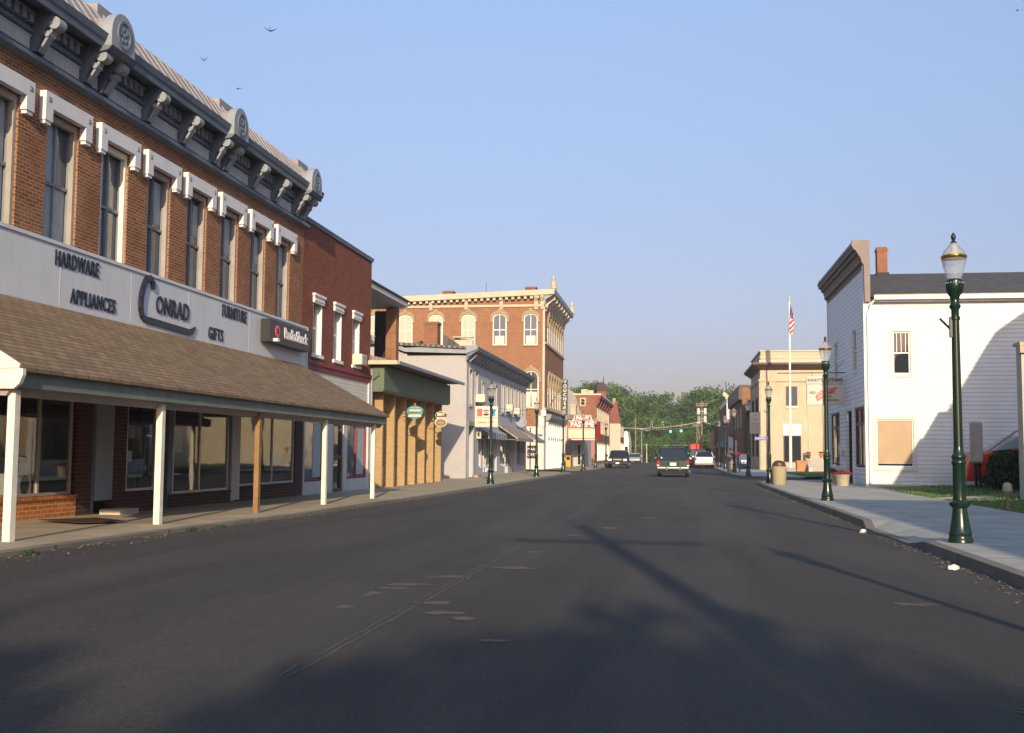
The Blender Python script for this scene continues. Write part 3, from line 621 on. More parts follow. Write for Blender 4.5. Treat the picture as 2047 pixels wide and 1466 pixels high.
g = MB(); g.ext(F, [(20.0, 3.99), (20.6, 3.98), (21.5, 3.96), (22.1, 3.95), (22.38, 4.04), (22.26, 3.86), (22.1, 3.82), (21.2, 3.84), (20.4, 3.86), (20.08, 3.87)], .141, .18); g.build('underline', M['letter_black'], t)
t = thing('box_sign', (-10.25, 27.7, 4.1), 'black box sign reading RadioShack at the far end of the band', 'sign')
g = MB(); g.box(F, 26.15, 29.2, .16, .42, 4.10, 4.68); g.build('cabinet', M['black_paint'], t, bevel=.01)
text_mb('RadioShack', F, 28.0, .425, 4.40, .40, M['litter_white'], t, bold=.008, xs=.98)
g = MB(); c0 = (26.62, 4.40)
g.ext(F, [(c0[0]+.16*math.cos(2*math.pi*i/20), c0[1]+.16*math.sin(2*math.pi*i/20)) for i in range(20)], .421, .432); o = g.build('emblem', M['cola_red'], t)
text_mb('R', F, c0[0], .436, c0[1], .2, M['black_paint'], o)
g = MB(); g.box(F, 26.3, 26.45, .43, .56, 4.12, 4.2); g.build('floodlight', M['sign_white'], t)
# ------------------------------------------------------------------ shingled porch roof over the pavement
A = thing('porch_canopy', (-9, 20.8, .2), 'long brown shingled porch roof on posts over the pavement', 'porch')
g = MB(); g.extu(F, [(.145, 3.76), (2.68, 2.36), (2.68, 2.31), (.145, 3.66)], 12.15, 29.3); g.build('roof', M['awning_shingle'], A)
g = MB(); g.box(F, 12.2, 29.22, 2.52, 2.60, 2.12, 2.355); g.box(F, 12.2, 29.24, 2.60, 2.64, 2.30, 2.345); g.build('fascia', M['fascia_green'], A)
g = MB(); g.extu(F, [(2.30, 2.24), (2.30, 2.06), (2.36, 2.02), (2.44, 2.02), (2.519, 2.13), (2.519, 2.28)], 12.2, 29.2); g.build('beam', M['soffit'], A)
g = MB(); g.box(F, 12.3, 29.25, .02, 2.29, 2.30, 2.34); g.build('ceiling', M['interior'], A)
g = MB(); g.ext(FC(12.16), [(-10.27, 2.35), (-8.35, 2.35), (-7.78, 2.35), (-7.78, 2.40), (-8.05, 2.56), (-10.27, 3.74)], -.02, .02)
g.ext(FC(12.14), [(-8.4, 2.10), (-7.83, 2.10), (-7.76, 2.16), (-7.72, 2.26), (-7.72, 2.34), (-8.4, 2.34)], -.05, .02)
g.build('gable_end', M['post_white'], A)
g = MB(); g.ext(FC(29.26), [(-10.27, 2.35), (-7.82, 2.35), (-10.27, 3.7)], -.02, .02); g.build('gable_end', M['post_white'], A)
for i, y in enumerate((12.33, 16.2, 20.27, 24.36, 28.45)):
    z0 = lerp_tab(LC, y)[1]-.01
    g = MB(); g.wbox(-8.0, -7.9, y-.06, y+.06, z0, 2.1); o = g.build('post', M['post_wood'] if i == 2 else M['post_white'], A, bevel=.006)
    if i == 2: o['label'] = 'bare brown wooden post'
g = MB(); g.add([(-9.95,16.2,.262),(-8.95,15.7,.262),(-8.5,16.3,.262),(-9.4,16.95,.262),(-9.95,16.2,.272),(-8.95,15.7,.272),(-8.5,16.3,.272),(-9.4,16.95,.272)],[(0,1,2,3),(4,5,6,7),(0,1,5,4),(1,2,6,5),(2,3,7,6),(3,0,4,7)]); tag(g.build('door_mat', M['brown_paint']), 'dark brown mat lying on the pavement under the porch', 'mat')

# ------------------------------------------------------------------ dark red brick building
B = thing('red_brick_building', (-10.42, 33, .1), 'plain dark red brick building with three white windows beside the hardware store', 'building')
F = FL(-10.42)
rw = [(30.6, 31.42), (32.56, 33.36), (34.56, 35.36)]
g = MB(); g.wall(F, 29.68, 36.7, 4.0, 8.0, [(a, b_, 4.2, 5.82) for a, b_ in rw], .22)
g.wbox(-22, -10.44, 36.42, 36.69, -.1, 7.95); g.wbox(-22, -21.7, 29.7, 36.4, -.1, 7.9); g.wbox(-10.75, -10.72, 29.7, 36.42, 2.2, 7.9); g.wbox(-22, -10.5, 29.69, 29.9, 8.2, 7.95) if False else None
g.build('wall', M['red_brick'], B)
g = MB(); g.box(F, 29.70, 36.78, -.3, .06, 8.0, 8.06); g.box(F, 29.7, 36.74, -.05, .05, 7.93, 8.0); g.build('coping', M['cornice_gray'], B)
g = MB(); g.wbox(-22, -10.7, 29.9, 36.4, 7.6, 7.75); g.build('roof', M['dark'], B)
for i, (a, b_) in enumerate(rw):
    o = window(B, F, a, b_, 4.2, 5.82, .19, M['white_paint'], M['pane_dark'], .07, True, 0, sill=.06)
    j = MB(); j.box(F, b_-.03, b_-.003, -.155, -.002, 4.21, 5.81); j.box(F, a+.003, a+.03, -.155, -.002, 4.21, 5.81); j.build('jamb', M['white_paint'], o)
    l = MB(); l.box(F, a-.06, b_+.08, .001, .05, 5.70, 5.9); l.box(F, a-.09, b_+.11, .001, .09, 5.9, 5.97); l.box(F, a-.04, b_+.06, .05, .07, 5.76, 5.8); l.build('lintel', M['white_paint'], B)
    c = MB(); c.box(F, a-.06, b_+.08, .001, .05, 3.98+.02, 4.09); c.build('sill_course', M['dark_brick'], B)
t = thing('air_conditioner', (-10.3, 35, 4.2), 'white air conditioner in the third window of the red brick building', 'air conditioner', 'window air conditioners')
g = MB(); g.box(F, 34.66, 35.28, -.1, .3, 4.21, 4.56); g.build('case', M['ac_cream'], t, bevel=.015)
g = MB(); [g.box(F, 34.72, 35.22, .30, .31, 4.25+k*.05, 4.27+k*.05) for k in range(6)]; g.build('grille', M['tin'], t)
g = MB(); g.box(F, 29.68, 36.7, .0, .08, 3.88, 3.999); g.box(F, 29.68, 36.7, .0, .04, 3.72, 3.878); g.build('band', M['maroon_band'], B)
g = MB(); g.wall(F, 29.7, 36.45, 2.3, 3.719, [], .1); g.build('siding', M['cream_siding'], B)
g = MB(); g.box(F, 36.46, 36.70, -.05, .05, .0, 3.72); g.box(F, 29.95, 30.08, -.1, .02, .05, 2.3)
for a, b_ in ((31.9, 32.75), (33.82, 34.22)): g.box(F, a, b_, -.08, .0, .1, 2.3)
g.box(F, 30.08, 31.9, -.08, .02, .08, .50); g.box(F, 34.22, 36.46, -.08, .02, .08, .50); g.build('shopfront_panel', M['frieze_white'], B)
for a, b_ in ((30.1, 31.88), (34.25, 36.42)):
    o = window(B, F, a, b_, .51, 2.29, .05, M['maroon_band'], M['pane_sky'], .06, False, 1 if a > 34 else 0, name='shop_window')
    cu = MB(); cu.box(F, (a+b_)/2+.05, b_-.1, -.076, -.07, .62, 2.2); cu.build('curtain', M['curtain'], o)
o = window(B, F, 32.78, 33.79, .12, 2.28, .06, M['brown_paint'], M['pane_dark'], .12, True, 0, name='door')
g = MB(); g.box(F, 33.58, 33.62, -.02, .03, 1.05, 1.2); g.build('handle', M['gold'], o)
g = MB(); g.tube([(-10.36, 36.72, 4.2), (-10.36, 36.72, .2)], .04, 8); tag(g.build('downpipe', M['cornice_light']), 'grey downpipe at the corner of the red brick building', 'downpipe')

# ------------------------------------------------------------------ low building with tan brick fins and green fascia
B = thing('tavern_building', (-10.6, 42.5, .05), 'low tan brick building with upright fins under a deep green fascia', 'building')
F = FL(-10.62); fy = [37.72, 39.35, 41.0, 42.65, 44.3, 45.95, 47.5]
ops = [(a+.18, b_-.12, .86, 1.78) for a, b_ in zip(fy, fy[1:])]
g = MB(); g.wall(F, 37.0, 47.75, -.05, 4.3, ops, .12); g.wbox(-21, -10.63, 47.5, 47.74, -.1, 4.3); g.wbox(-21, -10.63, 37.0, 37.2, -.1, 4.3); g.build('wall', M['tan_brick'], B)
for i, y in enumerate(fy):
    g = MB(); g.wbox(-10.615, -10.2, y-.07, y+.07, -.05, 3.52); g.build('fin', M['tan_brick'], B)
for i, (a, b_, c, d) in enumerate(ops):
    if i == 5:
        o = window(B, F, a, b_, .08, 2.2, -.02, M['brown_paint'], M['dark'], .06, False, name='door')
        g = MB(); g.box(F, b_-.2, b_-.16, .04, .08, 1.0, 1.2); g.build('handle', M['gold'], o); continue
    window(B, F, a, b_, c, d, .05, M['brown_paint'], M['pane_dark'], .07, True, 0)
    g = MB(); g.box(F, a-.06, b_+.04, .002, .05, .08, .84); g.build('panel', M['stone_pale'], B)
    g = MB(); g.box(F, a, b_, .004, .03, 1.80, 1.86); g.build('lintel', M['dark_brick'], B)
g = MB(); g.wbox(-11.6, -9.93, 36.78, 48.02, 3.50, 4.34); g.build('fascia_box', M['canopy_green'], B)
g = MB(); g.wbox(-11.55, -9.98, 36.84, 47.98, 3.46, 3.499); g.build('soffit', M['soffit'], B)
g = MB(); g.ext(FC(0), [(-9.42, 4.45), (-9.42, 4.40), (-16, 5.9), (-16, 5.98)], -48.2, -36.62) if False else None
g.extu(FL(0), [(-9.42, 4.46), (-9.42, 4.40), (-11.5, 4.40), (-15, 4.40), (-15, 5.3), (-12.4, 5.18)], 36.62, 48.15); g.build('roof', M['grey_shingle'], B)
g = MB(); g.wbox(-12.8, -9.40, 36.44, 36.6, 4.36, 4.50); g.build('gutter', M['cream_trim'], B)
g = MB(); g.wbox(-9.40, -9.30, 36.44, 48.16, 4.36, 4.47); g.build('gutter', M['cornice_light'], B)
g = MB(); g.tube([(-10.55, 36.95, 4.3), (-10.55, 36.85, 3.3), (-10.6, 36.85, .2)], .035, 8); g.tube([(-10.7, 36.74, 3.7), (-10.35, 36.72, 3.8), (-10.1, 36.72, 4.0), (-10.12, 36.72, 4.12)], .012, 6); g.build('wall_cable', M['black_paint'], B)
for k, y in enumerate(fy[:5]):
    g = MB()
    for z in (1.83, .93): g.sphere((-10.5, y+.55, z), .035, 8)
    g.build('finial', M['black_paint'], B)
t = thing('tavern_sign', (-9.72, 40.5, 2.6), 'teal shield shaped hanging sign with a cream ribbon on the second fin', 'sign')
S = Fr((-9.72, 40.5), (1, 0), (0, -1))
g = MB(); g.ext(S, [(0, 2.58), (.2, 2.68), (.3, 2.80), (.33, 2.98), (.26, 3.04), (.12, 3.10), (0, 3.12), (-.12, 3.10), (-.24, 3.04), (-.31, 2.98), (-.3, 2.82), (-.2, 2.68)], 0, .05); g.build('shield', M['teal'], t)
g = MB(); g.ext(S, [(-.28, 2.72), (-.24, 2.69), (.24, 2.69), (.28, 2.72), (.20, 2.79), (-.18, 2.79)], .052, .07); g.ext(S, [(-.21, 2.90), (.24, 2.90), (.24, 2.97), (-.21, 2.97)], .052, .06); g.build('ribbon', M['sign_cream'], t)
text_mb('TIM OAN', S, 0, .062, 3.03, .09, M['sign_cream'], t); text_mb('BEST FOR', S, 0, .062, 2.86, .085, M['gold'], t)
g = MB(); g.sphere((-9.72, 40.47, 3.16), .045, 8); g.build('knob', M['cola_red'], t)
g = MB(); g.tube([(-10.2, 40.5, 2.7), (-9.95, 40.5, 2.7)], .015, 6); g.tube([(-10.2, 40.5, 2.97), (-9.98, 40.5, 2.97)], .015, 6); g.build('bracket', M['black_paint'], t)
t = thing('oval_tavern_sign', (-9.68, 45, 2.4), 'two part sign reading BEST above a brown oval, near the end fin', 'sign')
S = Fr((-9.68, 45), (1, 0), (0, -1))
g = MB(); g.ext(S, [(.27*math.cos(2*math.pi*i/18), 2.62+.20*math.sin(2*math.pi*i/18)) for i in range(18)], 0, .05); g.ext(S, [(-.24, 2.88), (-.2, 3.02), (0, 3.08), (.2, 3.04), (.27, 2.96), (.25, 2.82), (-.2, 2.8)], 0, .05); g.build('board', M['sign_cream'], t)
g = MB(); g.ext(S, [(.22*math.cos(2*math.pi*i/18), 2.60+.15*math.sin(2*math.pi*i/18)) for i in range(18)], .051, .06); g.build('oval', M['wood_pole'], t)
g = MB(); g.ext(S, [(-.22, 2.84), (-.19, 3.0), (0, 3.05), (.18, 3.02), (.25, 2.95), (.23, 2.84)], .051, .06); g.build('panel', M['brown_paint'], t)
text_mb('BEST', S, .01, .064, 2.94, .15, M['shade_cloth'], t, bold=.006); text_mb('FOOD', S, 0, .064, 2.60, .09, M['sign_cream'], t)
g = MB(); g.tube([(-10.2, 45, 2.65), (-9.94, 45, 2.65)], .015, 6); g.tube([(-10.2, 45, 3.0), (-9.9, 45, 3.0)], .015, 6); g.build('bracket', M['black_paint'], t)
# satellite dish
t = thing('satellite_dish', (-11, 37.6, 4.5), 'small grey satellite dish on a bent arm over the tavern roof', 'satellite dish')
g = MB(); g.lathe((0, 0, 0), [(.02, 0), (.2, .03), (.32, .09), (.33, .10), (.31, .10), (.19, .045), (.02, .02)], 18)
for k, v in enumerate(g.v):
    q = Matrix.Rotation(R(80), 3, 'X') @ Vector(v); q = Matrix.Rotation(R(25), 3, 'Z') @ q; g.v[k] = (q.x-10.95, q.y+37.5, q.z+5.35)
g.build('dish', M['frieze_white'], t)
g = MB(); g.tube([(-10.95, 37.5, 5.2), (-10.85, 37.5, 4.6)], .025, 6); g.tube([(-10.9, 37.45, 5.0), (-10.5, 37.3, 5.3), (-10.42, 37.28, 5.42)], .015, 6); g.build('arm', M['tin'], t)

# ------------------------------------------------------------------ brick house with overhanging roof behind the tavern
B = thing('brick_porch_house', (-12.5, 45, .05), 'brick porch wing with a pale eave and one brick pier rising behind the tavern', 'building')
g = MB(); g.wbox(-12.2, -11.75, 45.3, 45.8, -.1, 7.5); g.build('brick_pier', M['hall_brick'], B)
g = MB(); g.wbox(-13.0, -12.25, 46.4, 46.6, -.1, 7.5); g.build('recess_shade', M['dark'], B)  # dark panel standing in for the shade inside the porch recess
g = MB(); g.extu(FL(0), [(-11.42, 7.60), (-11.42, 7.80), (-11.8, 7.86), (-15, 7.9), (-15, 7.54), (-11.8, 7.54)], 38.5, 46.0); g.build('roof', M['frieze_white'], B)
g = MB(); g.extu(FL(0), [(-11.36, 7.81), (-11.36, 7.88), (-11.8, 7.95), (-15, 8.0), (-15, 7.91), (-11.8, 7.87)], 38.5, 46.1); g.build('roof_covering', M['dark_shingle'], B)
g = MB(); g.wbox(-15, -14.6, 38.5, 46.0, -.1, 7.5); g.build('rear_wall', M['hall_brick'], B)

# ------------------------------------------------------------------ two storey grey painted building
B = thing('gray_building', (-10.3, 65, .05), 'two storey pale grey painted brick building with dark bracketed cornice', 'building')
g = MB(); g.wall(FC(53.8), -13.36, -10.3, -.1, 6.2, [], .1); g.wall(FC(53.8), -22, -13.36, -.1, 6.3, [], .1)
g.ext(FC(53.8), [(-13.36, 6.3), (-13.36, 6.301), (-15.4, 7.05), (-22, 8.9), (-22, 6.3)], -.2, -.001); g.build('side_wall', M['gray_painted_brick'], B)
F = FL(-10.3)
gw = [(54.55, 55.2, 3.83, 5.53), (56.15, 56.85, 3.83, 5.53), (58.2, 58.7, 4.35, 5.1), (62.5, 63.1, 3.95, 5.2)]+[(65.0+1.6*k, 65.72+1.6*k, 3.83, 5.53) for k in range(7)]
g = MB(); g.wall(F, 53.81, 76.0, 2.95, 6.3, gw, .25); g.wbox(-22, -10.31, 75.75, 75.99, -.1, 6.3)
g.wall(F, 53.81, 76.0, -.1, 2.95, [(54.2, 55.9, .12, 2.75), (57.3, 63.4, .3, 2.3), (64.6, 70.6, .12, 2.3), (71.4, 75.4, .5, 2.3)], .4)
g.build('front_wall', M['gray_front_brick'], B)
g = MB(); g.wbox(-22, -10.8, 54.05, 75.7, 6.2, 6.5); g.extu(FL(0), [(-10.3, 6.62), (-22, 7.4), (-22, 7.2), (-10.3, 6.5)], 53.4, 76.1); g.build('roof', M['grey_shingle'], B)
g = MB(); g.ext(FC(53.62), [(-9.72, 6.5), (-9.72, 6.7), (-13.4, 6.58), (-15.4, 7.35), (-15.4, 7.15), (-13.42, 6.38), (-10.3, 6.28)], -.16, .1); g.build('gable_trim', M['cornice_light'], B)
g = MB(); g.extu(F, [(.001, 5.95), (.08, 5.95), (.12, 6.1), (.5, 6.38), (.58, 6.42), (.62, 6.62), (.001, 6.64)], 53.6, 76.1); g.build('cornice', M['cornice_gray'], B)
y = 54.2
while y < 76:
    g = MB(); g.ext(Fr((0, y), (1, 0), (0, 1)), [(-10.29, 5.9), (-10.2, 5.9), (-9.86, 6.2), (-9.84, 6.36), (-10.29, 6.36)], -.07, .07); g.build('bracket', M['cornice_light'], B); y += .92
for a, b_, c, d in gw:
    o = window(B, F, a, b_, c, d, .2, M['sash_gray'], M['pane_dark'], .05, True)
    j = MB(); j.box(F, b_-.02, b_-.002, -.16, .03, c, d); j.box(F, a-.14, a-.002, .001, .04, c-.1, d+.12); j.box(F, b_+.002, b_+.14, .001, .04, c-.1, d+.12); j.box(F, a-.002, b_+.002, .001, .05, d, d+.12); j.build('casing', M['gray_painted_brick'], o)
    s = MB(); s.box(F, a-.1, b_+.1, .001, .08, c-.16, c-.1); s.build('sill', M['cornice_light'], o)
g = MB(); g.wbox(-10.72, -10.68, 54.0, 75.6, .1, 2.9); g.build('shopfront', M['interior'], B)
for a, b_ in ((57.5, 59.3), (61.0, 63.2), (64.8, 66.9), (68.3, 70.4), (71.6, 75.2)):
    window(B, F, a, b_, .55, 2.25, .28, M['frieze_white'], M['pane_sky'], .07, False, 1, name='shop_window')
    g = MB(); g.box(F, a, b_, -.3, -.1, -.05, .54); g.build('bulkhead', M['gray_front_brick'], B)
for a in (54.5, 59.7, 67.1):
    window(B, F, a, a+.95, .1, 2.2, .3, M['frieze_white'], M['pane_dark'], .12, False, name='door')
g = MB(); g.box(F, 54.15, 54.3, .0, .05, .1, 2.95); g.box(F, 55.75, 55.95, 0, .05, .1, 2.95); g.box(F, 54.3, 55.75, .0, .06, 2.72, 2.95); g.build('door_surround', M['sash_gray'], B)
g = MB(); g.wbox(-10.35, -10.05, 55.9, 56.9, .05, .22); g.build('step', M['aggregate'], B)
g = MB(); g.wbox(-12.9, -12.2, 55.5, 56.3, 6.4, 8.0); g.wbox(-12.95, -12.15, 55.45, 56.35, 8.0, 8.12); tag(g.build('chimney', M['far_brick']), 'square red brick chimney behind the grey roof ridge', 'chimney')
g = MB(); g.ext(FC(56.6), [(-14.4, 6.6), (-13.2, 7.2), (-13.2, 6.7)], 0, .5); tag(g.build('roof_cricket', M['dark_shingle']), 'dark sloping roof flap left of the square brick chimney', 'roof section')
g = MB(); g.ext(FC(56.6), [(-12.0, 7.5), (-10.9, 6.8), (-12.0, 6.8)], 0, .5); tag(g.build('roof_cricket', M['dark_shingle']), 'dark sloping roof flap right of the square brick chimney', 'roof section')
g = MB(); g.ext(FC(57.2), [(-11.55, 6.8), (-9.9-.7, 6.7), (-10.6, 7.3), (-11.55, 7.4)], 0, .3); g.box(FC(57.0), -11.6, -10.55, 0, .4, 7.4, 7.46); tag(g.build('roof_hut', M['stone_pale']), 'low pale parapet box on the roof right of the chimney', 'roof box')
def ac_unit(y0, y1, z0, z1, n1, label, braces=False):
    t = thing('air_conditioner', (-10.3+n1/2, (y0+y1)/2, z0), label, 'air conditioner', 'window air conditioners')
    g = MB(); g.box(F, y0, y1, -.05, n1, z0, z1); g.build('case', M['ac_cream'], t, bevel=.015)
    g = MB(); w_ = n1-.1
    for k in range(6): z = z0+.07+k*(z1-z0-.14)/5; g.wbox(-10.3+.08, -10.3+n1*.48, y0-.012, y0-.001, z-.02, z+.01); g.wbox(-10.3+n1*.55, -10.3+n1-.05, y0-.012, y0-.001, z-.02, z+.01)
    g.build('grille', M['tin'], t)
    if braces: g = MB(); g.tube([(-10.3, y0+.1, z0-.3), (-10.3+n1-.05, y0+.1, z0-.02)], .02, 6); g.tube([(-10.3, y1-.1, z0-.3), (-10.3+n1-.05, y1-.1, z0-.02)], .02, 6); g.build('brace', M['black_paint'], t)
ac_unit(56.2, 56.85, 3.98, 4.40, .5, 'large cream air conditioner on braces above the cola sign', True)
ac_unit(66.6, 67.3, 3.9, 4.32, .42, 'cream air conditioner, left of the pair above the awnings')
ac_unit(69.7, 70.4, 3.83, 4.22, .42, 'cream air conditioner, right of the pair above the awnings')
ac_unit(54.75, 55.3, 2.0, 2.5, .22, 'small cream unit over the doorway at the near corner of the grey building') if False else None
t = thing('wall_meter', (-10.2, 56.8, 2.1), 'small cream meter box on the grey front beside the striped awning', 'meter box')
g = MB(); g.box(F, 56.7, 57.0, .0, .22, 2.1, 2.52); g.build('case', M['ac_cream'], t, bevel=.01)
g = MB(); g.wbox(-10.25, -10.13, 56.685, 56.698, 2.2, 2.42); g.build('dial', M['black_paint'], t)
t = thing('cola_sign', (-9.65, 56.0, 2.7), 'cream rectangular sign with a round cola emblem between red and blue blocks', 'sign')
S = FC(56.0)
g = MB(); g.box(S, -10.24, -9.07, -.1, .1, 2.70, 3.74); g.box(S, -10.26, -9.05, -.08, .08, 2.68, 3.76); g.build('cabinet', M['sign_cream'], t)
g = MB(); g.box(S, -10.13, -9.86, .101, .11, 3.24, 3.62); g.build('red_block', M['cola_red'], t)
g = MB(); g.box(S, -9.46, -9.18, .101, .11, 3.24, 3.62); g.build('blue_block', M['cola_blue'], t)
g = MB(); g.ext(S, [(-9.66+.205*math.cos(2*math.pi*i/24), 3.43+.205*math.sin(2*math.pi*i/24)) for i in range(24)], .101, .118); o = g.build('emblem', M['sign_white'], t)
def cap(z0, z1, sgn):
    pts = []
    for i in range(13):
        t_ = math.pi*i/12; pts.append((-9.66+.165*math.cos(t_), 3.43+sgn*(.055+.11*math.sin(t_))))
    return pts
g = MB(); g.ext(S, cap(0, 0, 1), .119, .124); g.build('red_half', M['cola_red'], o)
g = MB(); g.ext(S, cap(0, 0, -1), .119, .124); g.build('dark_half', M['black_paint'], o)
text_mb('PEPSI', S, -9.66, .126, 3.43, .09, M['black_paint'], o)
text_mb('Country', S, -9.90, .104, 2.92, .16, M['black_paint'], t, shear=.4); text_mb('STORE', S, -9.38, .104, 2.95, .1, M['cola_red'], t)
g = MB(); g.box(S, -10.2, -9.1, .101, .112, 3.15, 3.17); g.build('divider', M['wood_pole'], t)
g = MB(); g.tube([(-10.3, 56.0, 3.68), (-10.2, 56.0, 3.68)], .03, 6); g.tube([(-10.3, 56.0, 2.8), (-10.2, 56.0, 2.8)], .03, 6); g.build('bracket', M['black_paint'], t)
# awnings
t = thing('striped_awning', (-9.9, 60.5, 2.1), 'blue and white striped awning on the grey building', 'awning')
g = MB(); g2 = MB(); k = 0; y = 57.3
while y < 63.4:
    q = (g if k % 2 else g2); q.ext(Fr((0, y), (1, 0), (0, 1)), [(-10.29, 2.72), (-9.75, 2.42), (-9.75, 2.10), (-9.77, 2.10), (-9.77, 2.40), (-10.29, 2.68)], 0, .3); y += .3; k += 1
g.build('stripe', M['stripe_blue'], t); g2.build('canvas', M['frieze_white'], t)
for nm, y0, y1, xo, zb, lab in (('shingled_awning', 63.8, 71.2, -9.15, 2.12, 'long grey brown sloping awning in the middle of the grey building'), ('shingled_awning', 71.3, 75.9, -9.0, 2.1, 'shorter grey sloping awning at the far end of the grey building')):
    t = thing(nm, (-9.8, (y0+y1)/2, 2.1), lab, 'awning', 'sloping awnings on the grey building')
    g = MB(); g.ext(Fr((0, y0), (1, 0), (0, 1)), [(-10.28, 3.0), (xo, zb+.12), (xo, zb+.04), (-10.28, 2.93)], 0, y1-y0); g.build('slope', M['tan_awning'], t)
    g = MB(); g.wbox(xo-.04, xo, y0, y1, zb-.06, zb+.04); g.build('valance', M['soffit'], t)
    g = MB(); g.tube([(-10.28, y0+.1, 2.2), (xo-.05, y0+.1, zb)], .02, 6); g.build('strut', M['tin'], t)
g = MB(); g.lathe((0, 0, 0), [(.02, 0), (.22, .04), (.36, .1), (.34, .10), (.02, .03)], 16)
for k, v in enumerate(g.v): q = Matrix.Rotation(R(75), 3, 'X') @ Vector(v); g.v[k] = (q.x-9.95, q.y+71.2, q.z+3.35)
t = thing('satellite_dish', (-10.2, 71.2, 3.2), 'grey satellite dish on the grey building above the far awning', 'satellite dish'); g.build('dish', M['cornice_light'], t)
g = MB(); g.tube([(-10.3, 71.2, 3.3), (-9.98, 71.25, 3.32)], .03, 6); g.build('arm', M['tin'], t)

# ------------------------------------------------------------------ tall brick hall
B = thing('brick_hall', (-10.3, 93, .05), 'tall three storey orange brick hall with cream cornice and arched hoods', 'building')
C = FC(86.3); F = FL(-10.3)
g = MB(); g.wbox(-34, -10.3, 86.3, 101.4, 3.45, 13.15); g.build('wall', M['hall_brick'], B)
g = MB(); g.wbox(-34.01, -10.29, 86.29, 101.41, -.1, 3.449); g.build('ground_floor_wall', M['white_painted_brick'], B)
g = MB(); g.box(C, -34, -10.0, 0, .10, 12.98, 13.16)
top = lambda x: 14.30+(x+10)*.035
pts = [(-34, top(-34)-.5), (-9.55, top(-9.55)-.42), (-9.4, top(-9.4)), (-34, top(-34))]
g.ext(C, pts, 0, .55); g.build('cornice', M['cream_trim'], B)
g = MB(); g.ext(C, [(-34, 13.1), (-10.3, 13.1), (-10.3, 14.2), (-34, 13.4)], -.3, .02); g.build('frieze', M['hall_brick'], B)
x = -33.4
while x < -10.4:
    zt = top(x)-.5; g = MB(); g.box(C, x, x+.2, .03, .35, zt-.16, zt); g.build('dentil', M['cream_trim'], B) if False else None; x += .45
g = MB(); x = -33.4; P_ = [(-33.6, top(-33.6)-.44), (-33.6, top(-33.6)-.5)]
while x < -10.4: zt = top(x)-.46; P_ += [(x, zt), (x, zt-.2), (x+.22, zt-.2), (x+.22, zt)]; x += .5
g.ext(C, P_+[(-10.3, top(-10.3)-.44)], .03, .42)
g.build('dentil_row', M['cream_trim'], B)
for x in (-25.3, -22.4, -19.5, -16.6, -13.75, -10.95, -10.45):
    zt = top(x)-.44; g = MB(); g.ext(Fr((x, 86.3), (0, -1), (1, 0)), [(.02, 12.75), (.12, 12.75), (.2, 13.1), (.2, 13.4), (.45, 13.7), (.48, zt), (.02, zt)], -.14, .14); g.build('bracket', M['cream_trim'], B)
g = MB(); g.extu(F, [(.02, 13.1), (.1, 13.1), (.15, 13.5), (.55, 13.75), (.86, 13.95), (.9, 14.28), (.9, 14.34), (.02, 14.34)], 85.9, 101.8); g.build('street_cornice', M['cornice_light'], B)
for k in range(8):
    y = 87.0+k*1.95; g = MB(); g.ext(Fr((0, y), (1, 0), (0, 1)), [(-10.28, 12.7), (-10.15, 12.7), (-10.05, 13.2), (-9.72, 13.5), (-9.5, 13.6), (-9.5, 13.98), (-10.28, 13.98)], -.16, .16); g.build('bracket', M['stone_pale'], B)
for y in (86.0, 101.6):
    g = MB(); g.lathe((-9.55, y, 14.34), [(.3, 0), (.3, .15), (.2, .2), (.2, .55), (.1, .65), (.16, .8), (.14, .95), (.03, 1.1)], 10); g.build('finial', M['stone'], B)
def arch_pts(u0, u1, z0, z1, seg=.28, n=8):
    r_ = (u1-u0)/2; zc = z1-r_*seg*2; c_ = (u0+u1)/2
    return [(u0, z0), (u1, z0)]+[(c_+r_*math.cos(math.pi*i/n), zc+(z1-zc)*math.sin(math.pi*i/n)) for i in range(n+1)]
